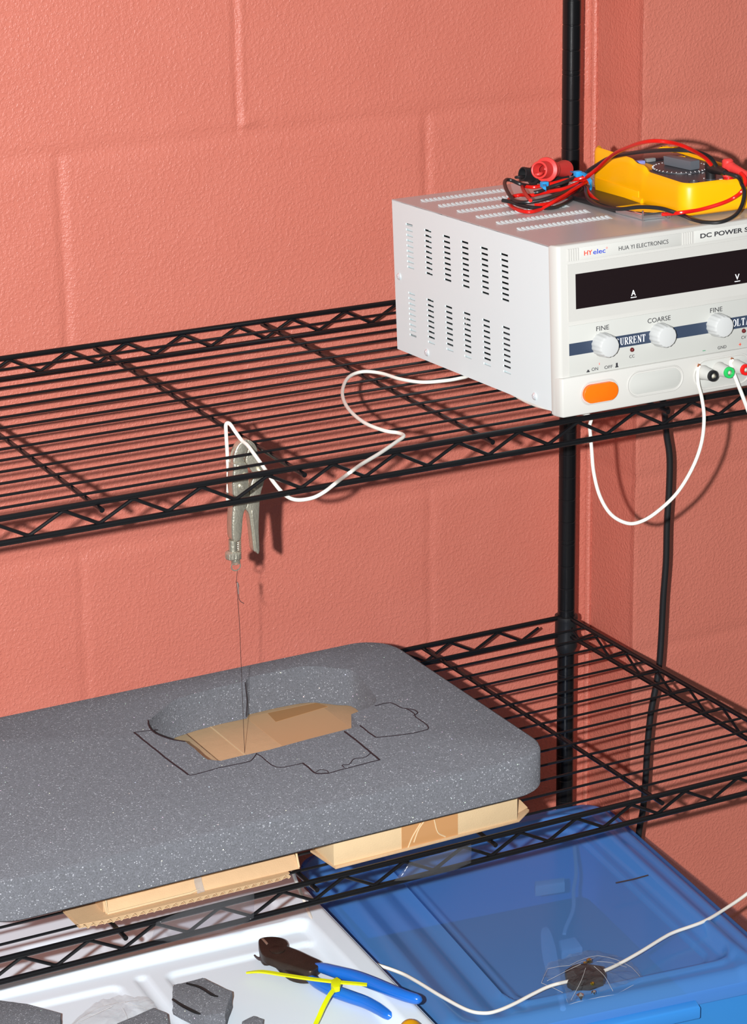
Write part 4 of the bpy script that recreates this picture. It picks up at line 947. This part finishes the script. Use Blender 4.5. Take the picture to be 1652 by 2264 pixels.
# things showing faintly through the lid
pdl = thing('paddle', 'pale oval paddle blade showing faintly through the blue tote lid', 'paddle', inb(1215, 2110, -850))
bm = new(); c = inb(1213, 2100, -850); e_ = inb(1190, 2000, -850); ax_ = (c-e_); pts = []
P = [inb(a, b, -808) for a, b in ((1196, 2062), (1204, 2049), (1216, 2056), (1228, 2090), (1235, 2130), (1240, 2170), (1228, 2172), (1210, 2150), (1199, 2110))]
prism(bm, spline(P, 4, True), (0, 0, -3), .6); obj('blade', bm, 'white_cord', pdl)
bm = new(); tube(bm, [inb(1232, 2160, -811), inb(1245, 2230, -811)], 3, 8); obj('shaft', bm, 'white_cord', pdl)
bm = new(); P = [inb(a, b, -808) for a, b in ((1270, 1870), (1274, 1930), (1268, 1970), (1268, 2010), (1252, 2050), (1248, 2065))]
tube(bm, P, 1, flat=(3.6, 2), sm=5); mesh_thing('plastic_strip', bm, 'white_cord', 'thin pale strip with a bend seen inside the blue tote', 'strip')
bm = new(); P = [inb(a, b, -808) for a, b in ((1182, 1948), (1248, 1940), (1249, 1950), (1184, 1960))]
prism(bm, P, (0, 0, -12), 1); mesh_thing('plastic_bar', bm, 'white_cord', 'short pale bar seen through the blue lid, left of the bent strip', 'bar')
bm = new(); P = [inb(a, b, -808) for a, b in ((1236, 2078), (1272, 2070), (1288, 2092), (1242, 2104))]
prism(bm, P, (0, 0, -10), 2); mesh_thing('plastic_tab', bm, 'white_cord', 'small pale tab beside the paddle inside the blue tote', 'tab')
bm = new(); box(bm, TM @ Vector((-185, -225, 46)), (288, 346, 80), 10, rot=Euler((0, 0, ya))); mesh_thing('foam_block', bm, 'dark_inside', 'dark bulk filling the bottom of the blue tote', 'foam block')
bm = new(); tube(bm, [A_(1362, 1952, z=-783), A_(1400, 1944, z=-783), A_(1433, 1935, z=-783)], .8, 6); mesh_thing('wire_offcut', bm, 'thread_grey', 'thin dark wire offcut lying on the right side of the blue lid', 'wire')

# clear bag with a black part on the blue lid
ZB = -790.5
bag = thing('plastic_bag', 'small clear bag holding a black part on the front of the blue lid', 'plastic bag', A_(1300, 2160, z=ZB))
def zr(a, b, z): return A_(1180+a/3.5, 1740+b/3.5, z=z)
def crumple(name, par, pix, zfun, z0, amp, m='clear_bag', div=5):
    bm = new(); P = [zfun(a, b, z0) for a, b in pix]; c = sum(P, Vector())/len(P); n = len(P)
    vs = [bm.verts.new(p) for p in P]; cv = bm.verts.new(c+Vector((0, 0, amp)))
    for k in range(n): bm.faces.new((vs[k], vs[(k+1) % n], cv))
    bmesh.ops.subdivide_edges(bm, edges=bm.edges[:], cuts=div, use_grid_fill=True)
    R = max((p-c).length for p in P)
    for v in bm.verts:
        d = (v.co-c).length/R; v.co.z = z0+.4+amp*max(0, 1-d*d)*(.75+.5*noise.noise(v.co*.07))+amp*.28*abs(noise.noise(v.co*.16))+1.2*abs(noise.noise(v.co*.5))
    ed = bmesh.new()  # added pale tubes stand in for glints along the film's edge and folds
    for k in range(n):
        a, b = P[k], P[(k+1) % n]; mid = (a+b)/2+Vector((0, 0, 1.2)); tube(ed, [a+Vector((0, 0, .6)), mid, b+Vector((0, 0, .6))], .22, 5)
    for k in range(0, n, 2):
        a = P[k].lerp(c, .12); tube(ed, [a+Vector((0, 0, 2)), a.lerp(c, .45)+Vector((1.5, -1, amp*.75)), a.lerp(c, .8)+Vector((0, 0, amp+.8))], .2, 5, sm=3)
    fo = obj(name, bm, m, par, angle=14); obj('bag_glint', ed, 'glint_white', fo); return fo
crumple('bag_film', bag, ((60, 1520), (110, 1410), (280, 1385), (400, 1330), (500, 1310), (640, 1340), (760, 1400), (848, 1500), (640, 1610), (400, 1655), (270, 1690), (235, 1600)), zr, ZB, 15)
P = [zr(a, b, ZB+.5) for a, b in ((240, 1470), (300, 1430), (380, 1415), (460, 1425), (545, 1440), (560, 1500), (540, 1560), (440, 1590), (330, 1600), (260, 1560))]
bm = new(); prism(bm, P, (0, 0, 8), 2.2); pt_ = obj('motor_part', bm, 'black_plastic', bag)
for (a, b, h, s_, m_) in ((430, 1345, 6, 3.2, 'brass'), (455, 1522, 14, 2.2, 'brass'), (360, 1622, 3, 4.5, 'chrome'), (465, 1590, 8, 2.6, 'chrome'), (400, 1365, 4, 2.4, 'brass')):
    p = zr(a, b, ZB+h); bm = new(); bmesh.ops.create_icosphere(bm, subdivisions=1, radius=s_, matrix=Matrix.Translation(p)); obj('contact', bm, m_, bag, angle=10)

# ------------------------------------------------------------------ white tote with moulded lid, left of the blue one
ZT = -750.0; yt = math.radians(-3.5); WO = (-397.5, -55, -969.5)
wt_ = thing('storage_tote', 'white plastic storage tote with moulded lid holding cutters and foam scraps', 'storage tote', WO, (0, 0, yt))
WX0, WX1, WY0, WY1 = -620, 2, -510, 4
def wz(x, y):
    d = -sdrr(x, y, WX0, WY0, WX1, WY1, 26); z = -7*(1-sst(0, 7, d))
    y += 90
    a = -sdrr(x, y, -560, -395, -24, -74, 14); z -= 10*sst(0, 9, a)
    for (x0, x1) in ((-400, -227), (-186, -30)):
        p = -sdrr(x, y, x0, -372, x1, -103, 13); z -= 3.5*sst(0, 6, p)
    p = -sdrr(x, y, -214, -350, -198, -97, 7.5); z -= 3.0*sst(0, 6, p)
    for (x0, x1, y0, y1) in ((-300, -222, -44, 0), (-200, -180, -52, -2), (-160, -40, -54, -8)):
        p = -sdrr(x, y, x0, y0-20, x1, y1-14, 10); z -= 1.6*sst(0, 3, p)
    return z
bm = new(); height_sheet(bm, WX0, WX1, WY0, WY1, 2.6, wz, inside=lambda x, y: sdrr(x, y, WX0, WY0, WX1, WY1, 26) < 0)
bm.transform(Matrix.Translation((0, 0, ZT+969.5))); wl = obj('lid', bm, 'white_tray', wt_, local=True, angle=60)
bm = new(); V = []; ol = rrect(WX0, WY0, WX1, WY1, 26, 8); n = len(ol)
for d_, z in ((0, 212.8), (0, 196), (6, 195), (8, 120), (18, 4), (26, .4)): V.append([bm.verts.new((p.x, p.y, z)) for p in off2(ol, d_)])
for A, B in zip(V, V[1:]):
    for k in range(n): bm.faces.new((A[k], A[(k+1) % n], B[(k+1) % n], B[k]))
bm.faces.new(V[-1]); obj('tub', bm, 'white_tray', wt_, local=True)

# ------------------------------------------------------------------ diagonal cutters
ZC = -763.2
def z6(a, b, z): return A_(520+a/3.755, 2020+b/3.755, z=z)
cut = thing('diagonal_cutters', 'diagonal cutters with dark steel head and blue dipped handles on the white lid', 'cutters', z6(600, 500, ZC))
def cplate(pts, z, th_, bev, nm, m='cutter_steel'):
    P = spline([z6(a, b, z) for a, b in pts], 3, True); bm = new(); prism(bm, P, (0, 0, -th_), bev); return obj(nm, bm, m, cut, angle=45)
cplate([(192, 225), (205, 202), (245, 190), (310, 186), (380, 195), (425, 215), (442, 245), (437, 265), (520, 298), (620, 345), (720, 395), (690, 440), (630, 475), (560, 458), (470, 430), (380, 402), (300, 372), (240, 345), (205, 300)], -747, 9, 1.6, 'upper_jaw')
bm = new(); P = [z6(a, b, -746.6) for a, b in ((215, 205), (235, 200), (275, 245), (262, 258))]; prism(bm, P, (0, 0, -2), .3); obj('cutting_edge', bm, 'nickel', cut)
cplate([(205, 270), (260, 330), (330, 380), (420, 410), (540, 450), (640, 480), (690, 520), (620, 520), (540, 520), (450, 495), (380, 440), (310, 375), (240, 372), (205, 330)], -754, 8, 1.4, 'lower_jaw')
bm = new(); lathe(bm, [(7.5, 0), (7.5, .6), (6.5, 1.1), (0, 1.1)], Matrix.Translation(z6(350, 300, -747)), 26); obj('pivot', bm, 'cutter_steel', cut)
def grip(pts, z, nm):
    bm = new(); P = [z6(a, b, zz_) for (a, b, r), zz_ in zip(pts, z)]; tube(bm, P, [r/3.755/2.72 for a, b, r in pts], 14, sm=5, up=(0, 0, 1)); return obj(nm, bm, 'grip_blue', cut, angle=60)
grip([(645, 448, 26), (670, 443, 42), (740, 455, 54), (850, 487, 62), (1000, 525, 64), (1150, 580, 64), (1300, 640, 60), (1420, 685, 56), (1500, 708, 52), (1535, 716, 38), (1552, 720, 12)], [-752, -751, -750, -748.5, -747, -745.5, -744.2, -743.6, -743.6, -743.8, -744], 'handle')
grip([(570, 510, 20), (600, 525, 34), (680, 575, 54), (800, 635, 62), (950, 690, 62), (1080, 735, 60), (1180, 785, 58), (1250, 830, 52), (1285, 850, 42), (1305, 862, 12)], [-757, -756.5, -756, -756, -756, -756, -756, -756, -756, -756], 'handle')

# lime cable tie lying over the cutters
hd = z6(842, 555, -744)
lt = thing('cable_tie', 'lime yellow cable tie lying across the blue cutter handles', 'cable tie', hd)
bm = new(); tube(bm, [z6(95, 490, -757), z6(220, 481, -752), z6(400, 508, -748), z6(600, 538, -744.5), z6(840, 567, -742), z6(1000, 580, -742), z6(1095, 590, -743)], [.5, 1, 1, 1, 1, 1, 1], flat=(4.2, 1.5), sm=4); obj('strap', bm, 'lime_tie', lt)
bm = new(); tube(bm, [z6(848, 600, -743), z6(790, 670, -744), z6(735, 770, -748), z6(700, 850, -752), z6(665, 930, -755), z6(640, 1040, -757)], 1, flat=(4.2, 1.5), sm=4); obj('tail', bm, 'lime_tie', lt)
bm = new(); prism(bm, [z6(a, b, -740) for a, b in ((800, 545), (845, 522), (880, 545), (868, 605), (825, 615), (795, 585))], (0, 0, -5.5), 1); obj('head', bm, 'lime_tie', lt)
# yellow screwdriver handle poking in at the bottom edge
yd = thing('screwdriver', 'yellow rounded handle end poking in at the bottom edge beside the cutters', 'screwdriver', A_(905, 2290, z=-757))
bm = new(); a = A_(903, 2266, z=-738); b_ = A_(960, 2400, z=-738); lathe(bm, [(0, 0), (5, 1), (9, 5), (10.5, 11), (10.5, 60), (8, 70), (8, 78), (0, 80)], axisM(a, b_-a), 24); obj('handle', bm, 'holster_yellow', yd)
bm = new(); q = axisM(a, b_-a); rod(bm, q @ Vector((0, 0, 78)), q @ Vector((0, 0, 150)), 3, 12); obj('shank', bm, 'chrome', yd)

# foam offcuts on the white lid
def z7(a, b, z): return A_(a/2.665, 2080+b/2.665, z=z)
def scrap(pts, z, th_, label, cuts=()):
    P = [z7(a, b, z) for a, b in pts]; bm = new(); prism(bm, P, (0, 0, -th_), .9)
    bmesh.ops.subdivide_edges(bm, edges=[e for e in bm.edges if e.calc_length() > 8], cuts=3, use_grid_fill=True)
    for v in bm.verts: v.co += Vector((noise.noise(v.co*.3), noise.noise(v.co*.3+Vector((9, 0, 0))), .5*noise.noise(v.co*.4)))*.8
    o = mesh_thing('foam_offcut', bm, 'grey_foam', label, 'foam scrap', 'grey foam offcuts on the white lid'); return o
s1 = scrap([(1018, 258), (1080, 246), (1195, 216), (1368, 300), (1325, 425), (1205, 440), (1015, 340)], -743, 17, 'six sided dark foam offcut with a slit, left of the cutters')
for pts in ([(1100, 252), (1180, 275), (1250, 318), (1285, 328)], [(1018, 345), (1080, 385), (1150, 420), (1180, 432)]):
    bm = new(); tube(bm, [z7(a, b, -742.6) for a, b in pts], [1.2, 1.6, 1.6, .8], 6, sm=3); obj('slit', bm, 'black_rubber', s1)
scrap([(-80, 345), (0, 350), (150, 368), (358, 425), (352, 560), (-80, 560)], -744, 17, 'large dark foam offcut at the bottom left corner')
scrap([(690, 486), (905, 392), (988, 428), (1005, 560), (700, 570)], -744, 17, 'dark foam offcut beside the crumpled clear bag')
scrap([(1425, 474), (1495, 438), (1552, 462), (1548, 540), (1430, 540)], -752, 9, 'tiny foam offcut below the lime cable tie')
cbg = thing('plastic_bag', 'crumpled empty clear bag on the white lid between two foam offcuts', 'plastic bag', z7(660, 440, ZC))
crumple('bag_film', cbg, ((420, 500), (520, 430), (610, 385), (720, 368), (830, 355), (900, 385), (930, 430), (900, 520), (760, 560), (560, 580)), z7, -762, 12, 'clear_film')
# rusty clipping by the cutter jaws
bm = new(); tube(bm, [z6(160, 345, -759), z6(180, 365, -759), z6(210, 375, -758), z6(260, 365, -757), z6(275, 350, -757)], [.8, 1.2, 2, 2.4, 1.5], 7, sm=3); mesh_thing('wire_clipping', bm, 'thread_grey', 'tiny dark clipping just below the tips of the cutter jaws', 'wire clipping')
